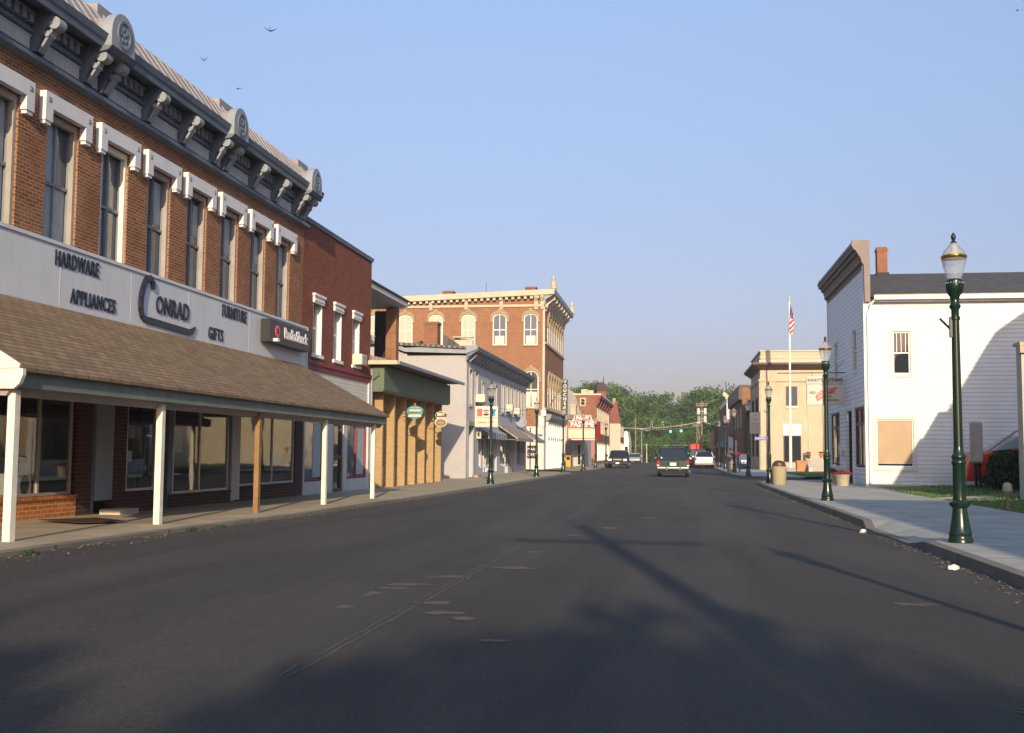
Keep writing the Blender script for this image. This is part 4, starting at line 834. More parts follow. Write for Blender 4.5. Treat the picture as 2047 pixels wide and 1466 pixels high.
def arch_window(par, F, u0, u1, z0, z1, fm, pm, hm_, seg=.28, hood=.3, curtain=False, cross=True):
    hm = M['hood_tan']; f = MB(); f.ext(F, arch_pts(u0-.08, u1+.08, z0, z1+.08, seg), .002, .04); o = f.build('window', fm, par)
    p = MB(); p.ext(F, arch_pts(u0, u1, z0+.06, z1, seg), .041, .05); p.build('pane', pm, o)
    m_ = MB(); zm = (z0+z1)/2; m_.box(F, u0, u1, .051, .065, zm-.035, zm+.035)
    if cross: m_.box(F, (u0+u1)/2-.025, (u0+u1)/2+.025, .0511, .063, z0+.06, zm-.036); m_.box(F, (u0+u1)/2-.025, (u0+u1)/2+.025, .0511, .063, zm+.036, z1-.02)
    m_.build('sash', fm, o)
    if curtain: c = MB(); c.box(F, u0+.1, u1-.1, .0505, .056, z0+.1, z0+(z1-z0)*.3); c.build('curtain', M['shade_cloth'], o)
    s = MB(); s.box(F, u0-.14, u1+.14, .002, .1, z0-.12, z0); s.build('sill', hm, o)
    if hood:
        h_ = MB(); n = 10; r0 = (u1-u0)/2+.09; r1 = r0+hood*.62; c_ = (u0+u1)/2; zc = z1-(u1-u0)/2*seg*2; hh = z1+.08-zc
        ring = [(c_+r0*math.cos(math.pi*i/n), zc+hh*math.sin(math.pi*i/n)) for i in range(n+1)]+[(c_+r1*math.cos(math.pi*i/n), zc+(hh+hood)*math.sin(math.pi*i/n)) for i in range(n, -1, -1)]
        nn = len(ring)
        for i in range(n): h_.ext(F, [ring[i], ring[i+1], ring[nn-2-i], ring[nn-1-i]], .003, .14)
        h_.box(F, c_-r1, c_-r0, .003, .12, zc-.32, zc); h_.box(F, c_+r0, c_+r1, .003, .12, zc-.32, zc)
        h_.ext(F, [(c_-.12, z1+.2), (c_+.12, z1+.2), (c_+.16, z1+.5), (c_-.16, z1+.5)], .003, .18); h_.build('hood', hm, o)
    return o
for i, (a, b_) in enumerate([(-24.6, -23.65), (-22.1, -21.1), (-19.55, -18.6), (-16.9, -15.95), (-14.35, -13.4), (-11.85, -10.9)]):
    arch_window(B, C, a, b_, 9.93, 12.35, M['post_white'], M['pane_pale'] if i < 4 else M['pane_sky'], M['cream_trim'], curtain=i >= 4)
arch_window(B, C, -11.85, -10.8, 4.95, 7.8, M['post_white'], M['pane_dark'], M['cream_trim'], .5, curtain=False)
g = MB(); g.ext(C, [(-11.80, 5.0), (-11.42, 5.0), (-11.36, 6.2), (-11.80, 6.2)], .051, .06); g.ext(C, [(-11.22, 5.0), (-10.85, 5.0), (-10.85, 6.2), (-11.28, 6.2)], .051, .06); g.build('curtain', M['shade_cloth'], B)
for i in range(7):
    y = 88.45+i*1.72; arch_window(B, F, y, y+.85, 10.25, 12.15, M['post_white'], M['pane_dark'], M['cream_trim'], cross=False)
    j = MB(); j.box(F, y+.96, y+1.08, .003, .10, 10.2, 12.0); j.build('pilaster', M['cream_trim'], B)
for i in range(6):
    y = 88.9+i*1.95; arch_window(B, F, y, y+.9, 5.1, 7.5, M['post_white'], M['pane_dark'], M['cream_trim'], .5, cross=False)
    j = MB(); j.box(F, y+1.02, y+1.14, .003, .10, 5.0, 7.3); j.build('pilaster', M['cream_trim'], B)
g = MB(); g.box(F, 86.3, 101.4, .003, .14, 10.02, 10.14); g.box(F, 86.3, 101.4, .003, .14, 4.82, 4.95); g.build('sill_course', M['stone_pale'], B)
g = MB(); g.box(F, 86.25, 86.6, .003, .05, 3.46, 13.0); g.box(C, -10.42, -10.3, .003, .04, 3.46, 12.97); g.build('quoin', M['stone_pale'], B)
g = MB(); g.extu(F, [(.02, 3.9), (.3, 4.0), (.45, 4.2), (.5, 4.45), (.02, 4.5)], 87.4, 101.4); g.build('shop_cornice', M['cornice_light'], B)
g = MB(); g.box(F, 87.6, 101.3, .02, .16, 2.5, 2.66)
for k in range(9): y = 87.7+k*1.65; g.box(F, y, y+.3, .02, .2, .1, 3.9)
g.build('cast_iron_column', M['white_paint'], B)
for k in range(8): y = 88.1+k*1.65; window(B, F, y, y+1.1, .8 if k != 3 else .15, 3.6, -.06, M['white_paint'], M['pane_dark'] if k % 3 == 0 else M['frieze_white'], .1, True, name='shop_window')
g = MB(); g.box(C, -10.7, -10.27, .0, .12, 3.45, 4.3); g.box(C, -10.5, -10.1, .0, .3, 4.3, 4.75); g.build('corner_block', M['post_white'], B)
for (x, z) in ((-18.6, 14.0), (-11.7, 14.25)):
    g = MB(); g.wbox(x-.42, x+.42, 88.5, 89.3, 13.2, z+.55); g.wbox(x-.48, x+.48, 88.45, 89.35, z+.55, z+.68); g.build('chimney', M['far_brick'], B)
g = MB(); g.tube([(-15.3, 88, 13.5), (-15.3, 88, 15.2)], .03, 6); tag(g.build('antenna', M['cornice_gray']), 'thin antenna standing on the roof of the tall brick hall', 'antenna')
t = thing('painted_wall_sign', (-11.0, 86.2, 1.6), 'black window sign with white lettering on the white ground floor of the hall', 'sign')
g = MB(); g.box(C, -11.6, -10.75, .012, .05, .95, 1.95); g.build('board', M['black_paint'], t)
text_mb('MARC', C, -11.17, .055, 1.65, .3, M['litter_white'], t); text_mb('OPEN', C, -11.17, .055, 1.22, .32, M['litter_white'], t)
t = thing('vertical_sign', (-9.7, 99.6, 4.9), 'tall narrow black sign with white letters running down the hall corner', 'sign')
S = FC(99.6)
g = MB(); g.box(S, -10.2, -9.72, -.12, .12, 4.85, 8.05); g.build('board', M['black_paint'], t)
for i, ch in enumerate('VOUCHERS'): text_mb(ch, S, -9.96, .13, 7.82-i*.39, .42, M['litter_white'], t, bold=.01)
g = MB(); g.tube([(-10.3, 99.6, 7.6), (-10.1, 99.6, 7.6)], .04, 6); g.tube([(-10.3, 99.6, 5.2), (-10.1, 99.6, 5.2)], .04, 6); g.build('bracket', M['black_paint'], t)

# ------------------------------------------------------------------ theatre, marquee and the buildings beyond, left side
B = thing('theatre_building', (-10, 111, .1), 'low theatre front behind the red marquee', 'theatre')
F = FL(-9.95)
g = MB(); g.wbox(-30, -9.95, 101.45, 120.9, -.1, 4.6); g.build('wall', M['stone_pale'], B)
g = MB(); g.wbox(-11, -9.0, 104.8, 120, 4.601, 5.05); g.build('roof', M['grey_shingle'], B)
g = MB(); g.wbox(-9.95, -9.45, 104.9, 106.2, 4.8, 5.9); g.wbox(-10.0, -9.4, 104.85, 106.25, 5.9, 6.05); g.build('chimney', M['cream_trim'], B)
g = MB(); g.box(F, 101.5, 103.2, .0, .3, .1, 2.7); g.build('entrance_wall', M['brown_paint'], B)
g = MB(); g.box(F, 108, 119, .001, .9, .0, 3.0); g.build('side_front', M['gray_front_brick'], B)
window(B, FC(107.9), -9.6, -9.15, .15, 2.3, -.05, M['frieze_white'], M['pane_dark'], .1, True, name='door')
t = thing('theatre_marquee', (-8.7, 104, 2.6), 'red and cream theatre marquee reading NEW PASTIME over the pavement', 'marquee')
S = FC(103.0)
g = MB(); g.extz([(-10.35, 103.0), (-7.35, 103.0), (-7.05, 104.6), (-7.35, 106.2), (-9.95, 106.2)], 2.66, 4.36); g.build('cabinet', M['sign_red'], t)
g = MB(); g.box(S, -10.4, -7.33, .0, .05, 2.60, 2.72); g.box(S, -10.4, -7.33, 0, .04, 4.34, 4.42); g.box(S, -10.4, -7.33, .0, .045, 3.66, 3.73); g.build('trim', M['marquee_cream'], t)
for z in (3.35, 3.05, 2.8): g = MB(); g.box(S, -10.36, -10.06, .001, .04, z, z+.09); g.build('trim_bar', M['marquee_cream'], t)
g = MB(); g.box(S, -10.34, -10.05, .001, .04, 3.98, 4.06); g.build('trim_bar', M['marquee_cream'], t)
g = MB(); g.box(S, -10.02, -7.46, .001, .06, 2.78, 3.62); g.build('letter_board', M['marquee_cream'], t)
text_mb('PASTIME', S, -8.65, .02, 4.04, .62, M['litter_white'], t, bold=.022, xs=.96, depth=.03)
g = MB(); g.ext(S, [(-9.75, 4.38), (-7.55, 4.38), (-7.75, 4.55), (-7.85, 4.95), (-9.35, 4.95), (-9.5, 4.6)], -.15, -.02); g.build('crest', M['marquee_cream'], t)
g = MB(); g.box(S, -9.33, -7.9, -.018, .01, 4.44, 4.90); g.build('crest_panel', M['sign_red'], t)
text_mb('NEW', S, -8.62, .02, 4.67, .50, M['litter_white'], t, bold=.02, xs=1.05, depth=.02)
t = thing('newspaper_box', (-9.6, 99.7, .1), 'orange newspaper box by the theatre entrance', 'newspaper box')
g = MB(); g.wbox(-9.85, -9.42, 99.5, 99.95, .15, 1.15); g.wbox(-9.80, -9.47, 99.55, 99.9, .08, .15); g.build('body', M['orange_box'], t, bevel=.02)
g = MB(); g.wbox(-9.80, -9.48, 99.485, 99.499, .75, 1.08); g.build('window', M['pane_dark'], t)
g = MB(); g.wbox(-9.95, -9.5, 100.6, 100.7, 1.2, 2.5); tag(g.build('poster_case', M['pane_dark']), 'dark poster case on the theatre entrance wall above the orange box', 'poster case')

B = thing('bracketed_brick_building', (-8.7, 133, .1), 'two storey brown brick building beyond the marquee with a pointed turret', 'building')
C = FC(121); F = FL(-8.65)
g = MB(); g.wbox(-22, -8.65, 121, 146, 2.75, 7.75); g.build('wall', M['far_brick'], B)
g = MB(); g.wbox(-22, -8.64, 120.99, 146.01, -.1, 2.749); g.build('ground_floor_wall', M['pink_brick'], B)
g = MB(); g.ext(C, [(-14, 3.5), (-10.0, 4.6), (-10.35, 5.8), (-10.9, 7.6), (-11.2, 8.16), (-12.2, 8.7), (-14, 9.0)], .001, .06); g.build('stucco_patch', M['stucco'], B)
g = MB(); g.wbox(-11.2, -8.5, 120.9, 121.3, 7.75, 7.95); g.wbox(-10.3, -9.6, 120.95, 121.4, 7.95, 8.4); g.wbox(-9.55, -8.95, 120.95, 121.4, 7.95, 8.3); g.build('parapet', M['cream_trim'], B)
window(B, C, -10.35, -9.87, 6.65, 7.37, -.05, M['cream_trim'], M['pane_dark'], .05, True, cas=.09)
g = MB(); g.extu(F, [(.0, 6.9), (.1, 6.9), (.25, 7.3), (.5, 7.5), (.5, 7.75), (0, 7.78)], 120.95, 146.2); g.build('cornice', M['maroon_band'], B)
g = MB(); g.box(F, 120.95, 146.2, .0, .55, 7.781, 7.9); g.build('cornice_cap', M['white_paint'], B)
for k in range(6):
    y = 121.4+k*4.2; g = MB(); g.ext(Fr((0, y), (1, 0), (0, 1)), [(-8.64, 6.6), (-8.5, 6.6), (-8.3, 7.1), (-8.2, 7.48), (-8.64, 7.48)], -.2, .2); g.build('bracket', M['gable_brick'], B)
for k in range(8):
    y = 122.0+k*2.9; window(B, F, y, y+1.1, 3.6, 6.4, -.05, M['stone_pale'], M['pane_dark'], .08, True, cas=.07)
for k in range(5):
    y = 122.5+k*4.5; window(B, F, y, y+3.4, .5, 2.5, -.06, M['white_paint'], M['pane_dark'], .12, False, 2, name='shop_window')
g = MB(); g.wbox(-9.4, -8.3, 133.2, 134.3, 7.9, 9.0); tr = g.build('turret', M['gable_brick'], B)
g = MB(); g.loft([[(-9.55, 133.05, 9.0), (-8.15, 133.05, 9.0), (-8.15, 134.45, 9.0), (-9.55, 134.45, 9.0)], [(-9.1, 133.6, 10.0), (-8.6, 133.6, 10.0), (-8.6, 133.9, 10.0), (-9.1, 133.9, 10.0)]]); g.tube([(-8.7, 133.7, 9.9), (-8.65, 133.7, 10.6)], .06, 6); g.build('turret_roof', M['brown_paint'], tr)

B = thing('red_gable_building', (-8.4, 152, .1), 'red brick building with stepped gable beyond the turret', 'building')
g = MB(); g.ext(FC(150), [(-16, -.1), (-7.5, -.1), (-7.5, 5.7), (-7.9, 8.4), (-8.25, 8.4), (-8.3, 7.9), (-16, 7.6)], -.4, 0); g.wbox(-16, -7.55, 150.4, 163, -.1, 5.7); g.build('wall', M['gable_brick'], B)
for k in range(3): window(B, FL(-7.54), 151.5+k*3.4, 153+k*3.4, .6, 2.8, -.06, M['white_paint'], M['pane_dark'], .12, True); window(B, FL(-7.54), 151.5+k*3.4, 152.7+k*3.4, 3.6, 5.2, -.06, M['cream_trim'], M['pane_dark'], .12, True)
g = MB(); g.wbox(-8.5, -8.1, 150.2, 150.7, 7.8, 8.9); g.build('chimney', M['tan_brick'], B)
g = MB(); g.wbox(-9.3, -7.4, 149.4, 149.95, .0, 5.4); g.build('buttress', M['stone_pale'], B)
B = thing('white_end_building', (-7, 168, .1), 'small white building with a narrow peaked front at the end of the left row', 'building')
g = MB(); g.ext(FC(166), [(-10, 0), (-6.9, 0), (-6.9, 3.0), (-7.2, 4.7), (-7.6, 4.7), (-7.8, 3.2), (-10, 2.2)], -8, 0); g.build('wall', M['white_paint'], B)
g = MB(); g.ext(FC(165.99), [(-7.55, 1.0), (-7.1, 1.0), (-7.1, 2.4), (-7.55, 2.4)], .0, .05); g.build('window', M['pane_dark'], B)

# ------------------------------------------------------------------ white clapboard store, right
B = thing('white_clapboard_store', (12, 50, .1), 'white clapboard two storey store with dark shingle roof and stepped front cornice', 'store')
C = FC(46.2); F = FR(7.62)
g = MB(); g.wall(C, 7.63, 19, -.05, 7.75, [(8.66, 9.43, 4.62, 6.44), (7.99, 9.47, .90, 2.85)], .12); g.wbox(18.8, 19, 46.4, 57, -.1, 7.7); g.wbox(7.9, 18.8, 56.85, 57.04, -.1, 7.7); g.wbox(7.9, 18.8, 46.45, 46.5, -.1, 4.5) if False else None
g.wall(FC(46.2), 7.63, 7.631, -.05, 7.75) if False else None
g.build('side_wall', M['white_siding'], B)
g = MB(); g.wall(F, 46.2, 57.05, 3.5, 9.5, [(48.1, 49.15, 4.95, 6.75), (53.6, 54.7, 4.95, 6.75)], .08)
g.wall(F, 46.2, 57.05, -.05, 3.5, [(46.45, 49.2, .88, 3.4), (49.6, 51.5, .13, 3.36), (53.5, 56.5, .88, 3.4)], .12); g.build('front_wall', M['front_siding'], B)
g = MB(); g.wbox(7.74, 8.0, 51.4, 51.46, .1, 3.3); g.wbox(8.6, 8.64, 49.6, 51.46, .1, 3.3); g.build('doorway_recess', M['dark'], B)
for a, b_ in ((48.15, 49.1), (53.65, 54.65)): window(B, F, a, b_, 4.98, 6.72, .05, M['white_paint'], M['pane_dark'], .08, True, cas=.1, casm=M['white_paint'])
for a, b_ in ((46.5, 49.15), (53.55, 56.45)):
    o = window(B, F, a, b_, .92, 3.38, .08, M['brown_paint'], M['shop_glass'], .08, False, 1, name='shop_window')
    g = MB(); g.box(F, a+.1, b_-.1, -.11, -.04, 2.66, 2.76); g.build('transom_bar', M['cornice_gray'], o)
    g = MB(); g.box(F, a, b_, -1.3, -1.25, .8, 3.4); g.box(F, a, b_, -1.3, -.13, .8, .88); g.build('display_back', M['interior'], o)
    g = MB(); rr = random.Random(int(a))
    for k in range(9):
        u = a+.25+k*(b_-a-.5)/8; h_ = rr.uniform(.3, 1.5); g.box(F, u-.1, u+.1, -.9, -.7, .885, .89+h_)
    g.build('display_goods', [M['post_wood'], M['white_cloth'], M['cola_red'], M['planter_tan']], o)
    for i, p in enumerate(bpy.data.objects[o.children[-1].name].data.polygons): p.material_index = (i//6) % 4
g = MB(); g.box(F, 49.25, 49.55, .0, .05, .05, 3.75); g.box(F, 46.18, 46.42, .0, .04, -.05, 9.3); g.box(F, 51.5, 51.6, .001, .04, .1, 3.4); g.box(F, 56.9, 57.06, 0, .04, -.05, 9.3); g.build('corner_board', M['white_paint'], B)
g = MB(); g.box(C, 7.60, 7.85, .001, .03, -.05, 7.7); g.build('corner_board', M['white_paint'], B)
o = window(B, C, 8.70, 9.39, 4.66, 6.40, .06, M['white_paint'], M['pane_dark'], .06, True, 3, mull_low=False, cas=.12, casm=M['casing_white'])
g = MB(); g.box(C, 8.78, 9.0, -.13, -.115, 5.55, 5.85); g.box(C, 9.1, 9.3, -.13, -.115, 5.55, 5.75); g.build('curtain', M['white_cloth'], o) if False else None
o = window(B, C, 8.01, 9.45, .92, 2.83, .06, M['white_paint'], M['pane_dark'], .05, False, 0, cas=.15, casm=M['casing_white'])
g = MB(); g.box(C, 8.07, 9.39, -.083, -.06, 1.06, 2.77)
g.build('blind', M['blind'], o)
g = MB(); k = 0
for k in range(22): g.box(C, 8.07, 9.39, -.0598, -.056, 1.07+k*.077, 1.075+k*.077)
g.box(C, 8.07, 9.39, -.0598, -.05, 1.05, 1.09); g.build('blind_rib', M['planter_tan'], o)
# front false wall cornice with its profile end
prof = [(0, 7.6), (0, 10.15), (.62, 10.15), (.66, 9.95), (.60, 9.82), (.50, 9.72), (.42, 9.62), (.34, 9.55), (.26, 9.40), (.12, 9.22), (.07, 9.1), (.07, 9.0), (.002, 8.95)]
g = MB(); g.ext(Fr((0, 46.1), (-1, 0), (0, -1)), [(-7.84, 7.6), (-7.84, 10.13), (-7.60, 10.15), (-7.16, 10.15), (-7.12, 9.96), (-7.20, 9.80), (-7.30, 9.72), (-7.38, 9.58), (-7.48, 9.42), (-7.52, 9.25), (-7.60, 9.12), (-7.62, 7.6)], -.15, .1)
g.build('cornice_end', M['end_brown'], B)
g = MB(); g.extu(FR(7.62), [(-.22, 9.2), (-.22, 10.10), (.44, 10.12), (.48, 9.96), (.42, 9.84), (.42, 9.78), (.30, 9.72), (.30, 9.62), (.2, 9.55), (.14, 9.35), (.14, 9.25), (.04, 9.15), (.002, 9.0)], 46.251, 57.1); g.build('cornice', M['brown_paint'], B)
g = MB()
for n_, z in ((.425, 9.81), (.31, 9.67), (.15, 9.3)): g.box(FR(7.62), 46.26, 57.1, n_-.02, n_+.012, z-.02, z+.02)
g.build('cornice_bead', M['cornice_light'], B)
g = MB(); g.wbox(7.63, 7.85, 46.26, 57.0, 7.6, 9.2); g.build('parapet', M['white_siding'], B)
g = MB(); g.extu(Fr((0, 0), (1, 0), (0, 1)), [(45.9, 7.78), (45.9, 7.86), (51.6, 9.62), (57.3, 7.86), (57.3, 7.78), (51.6, 9.50)], 7.86, 19.2); g.build('roof', M['dark_shingle'], B)
g = MB(); g.extu(Fr((0, 0), (1, 0), (0, 1)), [(45.72, 7.66), (45.76, 7.82), (45.70, 7.86), (45.9, 7.86), (45.92, 7.66)], 7.95, 19.2); g.wbox(7.95, 19.2, 45.93, 46.19, 7.6, 7.66); g.build('gutter', M['white_paint'], B)
g = MB(); g.tube([(8.0, 45.85, 7.7), (7.85, 45.95, 7.5), (7.74, 46.1, 7.1), (7.74, 46.1, .2)], .045, 8); g.build('downpipe', M['white_paint'], B)
g = MB(); g.wbox(9.05, 9.5, 51.2, 51.65, 9.0, 10.8); g.wbox(9.02, 9.53, 51.17, 51.68, 10.62, 10.72); ch = g.build('chimney', M['far_brick'], B)
g = MB(); g.wbox(9.0, 9.55, 51.1, 51.7, 9.2, 9.62); g.build('flashing', M['dark'], ch)
g = MB(); g.wbox(7.70, 19, 46.12, 46.19, -.05, .22); g.build('foundation', M['stone_pale'], B)
g = MB(); g.box(F, 52.1, 52.5, .001, .08, 1.3, 1.62); tag(g.build('mail_slot', M['tin']), 'small metal letter box on the front of the white clapboard store', 'letter box')
# hanging sign
t = thing('clothing_sign', (6.7, 51.5, 3.6), 'white two part hanging sign with a red wing reading RANDY\'S CLOTHING', 'sign')
S = FC(51.5)
g = MB(); g.box(S, 5.88, 7.52, -.1, .1, 4.60, 4.94); g.box(S, 5.90, 7.54, -.1, .1, 3.64, 4.56); g.box(S, 5.96, 7.48, -.05, .05, 4.55, 4.61); g.build('cabinet', M['frieze_white'], t, bevel=.012)
g = MB(); g.box(S, 5.95, 7.47, .101, .112, 4.66, 4.89); g.box(S, 5.97, 7.47, .101, .112, 3.72, 4.50); g.build('face', M['sign_cream'], t)
text_mb("RANDY'S CLOTHING", S, 6.71, .116, 4.77, .19, M['letter_black'], t, bold=.005, xs=.86)
wp = [(6.27, 4.02), (6.33, 3.84), (6.42, 3.82), (6.50, 3.92), (6.58, 3.92), (6.62, 4.02), (6.74, 4.03), (6.80, 4.12), (6.92, 4.13), (7.0, 4.24), (7.12, 4.26), (7.2, 4.37), (7.32, 4.46), (7.0, 4.42), (6.7, 4.36), (6.5, 4.28), (6.36, 4.18)]
g = MB(); g.ext(S, wp, .113, .122); w_ = g.build('wing', M['cola_red'], t)
g = MB()
for (a, b_, c, d) in ((6.34, 4.1, 6.55, 4.22), (6.4, 4.0, 6.75, 4.26), (6.5, 4.0, 6.95, 4.32), (6.36, 3.92, 6.5, 4.04)): g.ext(S, [(a, b_), (c, d), (c, d+.02), (a, b_+.02)], .123, .127)
g.build('feather_line', M['litter_white'], w_)
text_mb('RED', S, 6.16, .13, 4.20, .15, M['letter_black'], t); text_mb('WING', S, 6.92, .13, 4.20, .15, M['letter_black'], t); text_mb('SHOES', S, 6.78, .13, 4.03, .13, M['letter_black'], t); text_mb('MADE IN U.S.A.', S, 6.95, .13, 3.86, .105, M['letter_black'], t, bold=.003)
g = MB(); g.tube([(7.62, 51.5, 5.12), (4.6, 51.5, 5.10)], .022, 6); g.tube([(6.15, 51.5, 4.94), (6.15, 51.5, 5.11)], .012, 6); g.tube([(7.2, 51.5, 4.94), (7.2, 51.5, 5.11)], .02, 6); g.tube([(7.62, 51.9, 5.7), (7.1, 51.5, 5.12)], .01, 6); g.build('bracket', M['black_paint'], t)

# ------------------------------------------------------------------ neighbouring house at the right edge, and the ones behind the camera that shade the street
B = thing('porch_house', (13, 29, .1), 'brick and stone house with a corner porch, cut off by the right edge', 'house')
C = FC(30.0); PX = 9.62
g = MB(); g.wall(FC(32.2), 9.50, 12.0, .05, 4.45, [(9.74, 11.2, 1.35, 3.75)], .25); g.wall(FR(9.51), 32.21, 32.7, .05, 4.45, [], .2); g.wbox(9.52, 12, 32.5, 32.69, .05, 4.4); g.build('porch_wall', M['stone_pale'], B)
g = MB(); g.box(FC(32.2), 9.44, 12, -.55, .1, 4.46, 4.56); g.box(FC(32.2), 9.44, 9.62, -.2, .12, 4.25, 4.45); g.box(FC(32.2), 9.62, 11.4, .001, .06, 3.8, 4.0); g.build('trim', M['stone'], B); g = MB(); g.box(FC(32.2), 9.66, 11.3, -.2, .08, 1.25, 1.34); g.build('sill', M['stone'], B)
g = MB(); g.wbox(9.7, 12, 32.40, 32.44, .1, 4.4); g.build('porch_glass', M['pane_dark'], B)
g = MB(); g.wbox(12.0, 22, 24, 33, -.1, 4.3); g.build('wall', M['far_brick'], B)
g = MB(); g.ext(FC(33), [(10.95, 4.1), (22.5, 4.1), (19.5, 10.8), (17.0, 11.6), (16.3, 11.4), (15.6, 10.9), (15.2, 10.6), (14.8, 10.0), (14.1, 8.55), (13.6, 7.7), (13.5, 7.4), (12.95, 7.4), (12.8, 6.95), (12.56, 6.3), (12.2, 6.3), (12.06, 6.05), (11.1, 4.4)], 0, 8.6); g.build('roof', M['dark_shingle'], B)  # unseen roof; stepped outline shaped to cast the shadow on the store wall
B = thing('corner_house_behind', (15, -2, 0), 'two storey house standing to the right behind the viewpoint', 'house')
g = MB(); g.wbox(9.3, 21, -11.5, 6.5, -.1, 8.1); g.build('wall', M['far_brick'], B)
g = MB(); g.ext(FC(6.9), [(9.1, 8.1), (21.2, 8.1), (21.2, 8.35), (9.1, 8.35)], 0, 18.8); g.build('roof', M['dark_shingle'], B)

# ------------------------------------------------------------------ stone bank
B = thing('stone_bank', (9.5, 97, .1), 'cream stone bank with flat parapet and deep dark cornice on the right', 'bank')
C = FC(93.0); F = FR(6.92)
g = MB(); g.wbox(6.92, 22, 93.0, 104, -.1, 8.35); g.wbox(6.98, 12.1, 93.06, 104, 8.951, 9.9); g.build('wall', M['stone'], B)
for (a, b_, c, d) in ((6.92, 8.15, -.1, 7.38), ): g = MB(); g.box(C, a, b_, .001, .09, c, d); g.build('pilaster', M['stone'], B)
for a, b_ in ((93.0, 94.2), (98, 99), (102.6, 103.8)): g = MB(); g.box(F, a, b_, .001, .09, -.1, 7.38); g.build('pilaster', M['stone'], B)
g = MB(); g.box(C, 6.85, 12.2, .001, .13, 7.4, 7.62); g.box(F, 92.9, 104.1, .001, .13, 7.4, 7.62); g.box(C, 6.9, 11.6, .001, .04, 7.62, 7.9); g.build('band', M['stone'], B)
g = MB(); g.add([(6.9, 92.98, 8.35), (12.3, 92.98, 8.35), (12.3, 104, 8.35), (6.9, 104, 8.35), (6.3, 92.4, 8.80), (12.3, 92.4, 8.80), (12.3, 104.5, 8.80), (6.3, 104.5, 8.80), (6.3, 92.4, 8.95), (12.3, 92.4, 8.95), (12.3, 104.5, 8.95), (6.3, 104.5, 8.95)], [(0, 1, 2, 3), (0, 1, 5, 4), (1, 2, 6, 5), (2, 3, 7, 6), (3, 0, 4, 7), (4, 5, 9, 8), (5, 6, 10, 9), (6, 7, 11, 10), (7, 4, 8, 11), (8, 9, 10, 11)]); g.build('cornice', M['brown_paint'], B)
g = MB(); g.wbox(6.9, 12.15, 92.98, 104.05, 9.9, 10.0); g.wbox(6.85, 12.1, 92.9, 93.06, 8.951, 9.2); g.wbox(6.9, 12.1, 93.01, 93.055, 9.35, 9.5); g.build('parapet_trim', M['stone_pale'], B)
window(B, C, 9.0, 9.9, 5.42, 7.0, -.05, M['brown_paint'], M['pane_sky'], .08, True, 0)
g = MB(); g.box(C, 8.95, 9.95, .001, .12, 5.25, 5.38); g.build('sill', M['post_white'], B)
g = MB(); g.box(C, 8.72, 10.18, .001, .05, 2.97, 3.9); g.build('panel', M['post_white'], B)
window(B, C, 8.76, 10.16, .79, 2.95, -.05, M['brown_paint'], M['pane_dark'], .06, False, 1, name='door')
for y in (95.0, 99.6): window(B, F, y, y+2.4, 1.2, 6.2, -.05, M['brown_paint'], M['pane_dark'], .1, True, 1)
g = MB(); g.wbox(10.75, 10.85, 92.94, 93.0, .1, 7.4); g.wbox(11.95, 12.1, 92.8, 93.0, .1, 7.4); g.build('rib', M['stone_pale'], B)
g = MB(); g.wbox(12.1, 17, 93.02, 93.4, .0, 8.3) if False else None
for i, (z, dx) in enumerate(((.3, 0), (.5, .25), (.7, .5), (.9, .75))):
    pass
t = thing('stone_steps', (10.7, 88.5, .1), 'concrete steps with sloping side walls and flower tubs in front of the bank', 'steps')
g = MB()
for i in range(6): g.wbox(10.2, 12.6, 86.2+i*.34, 89, .1+i*.17 if i else .0, .1+(i+1)*.17)
g.build('tread', M['path_concrete'], t)
g = MB(); g.ext(Fr((9.9, 0), (0, 1), (-1, 0)), [(85.2, .0), (89, .0), (89, 1.5), (88.2, 1.45), (85.2, .45)], -.25, .05); g.build('side_wall', M['stone_pale'], t)
t = thing('brick_planter', (9.5, 86.5, .1), 'low orange brick planter beside the bank steps', 'planter')
g = MB(); g.wbox(9.1, 9.85, 86.2, 87.2, .0, .85); g.wbox(9.05, 9.9, 86.15, 87.25, .85, .95); g.build('wall', M['terracotta'], t)
for i, (x, y, z) in enumerate(((10.05, 87.3, 1.2), (11.2, 88.3, 1.25))):
    t = thing('flower_tub', (x, y, z), ('dark round tub with red flowers nearer the flagpole on the bank steps', 'reddish round tub with flowers at the top of the bank steps')[i], 'flower tub', 'tubs on the bank steps')
    g = MB(); g.lathe((x, y, z-.1), [(.14, 0), (.2, .3), (.22, .32)], 12); g.build('tub', M['brown_paint'] if i == 0 else M['terracotta'], t)
    g = MB()
    for k in range(90): q = (x+rnd.gauss(0, .13), y+rnd.gauss(0, .13), z+.25+abs(rnd.gauss(0, .07))); a = rnd.uniform(0, 6.28); g.add([(q[0]-.04*math.cos(a), q[1]-.04*math.sin(a), q[2]), (q[0]+.04*math.cos(a), q[1]+.04*math.sin(a), q[2]), (q[0], q[1], q[2]+.06)], [(0, 1, 2)])
    g.build('flowers', M['flower'], t, weld=False)
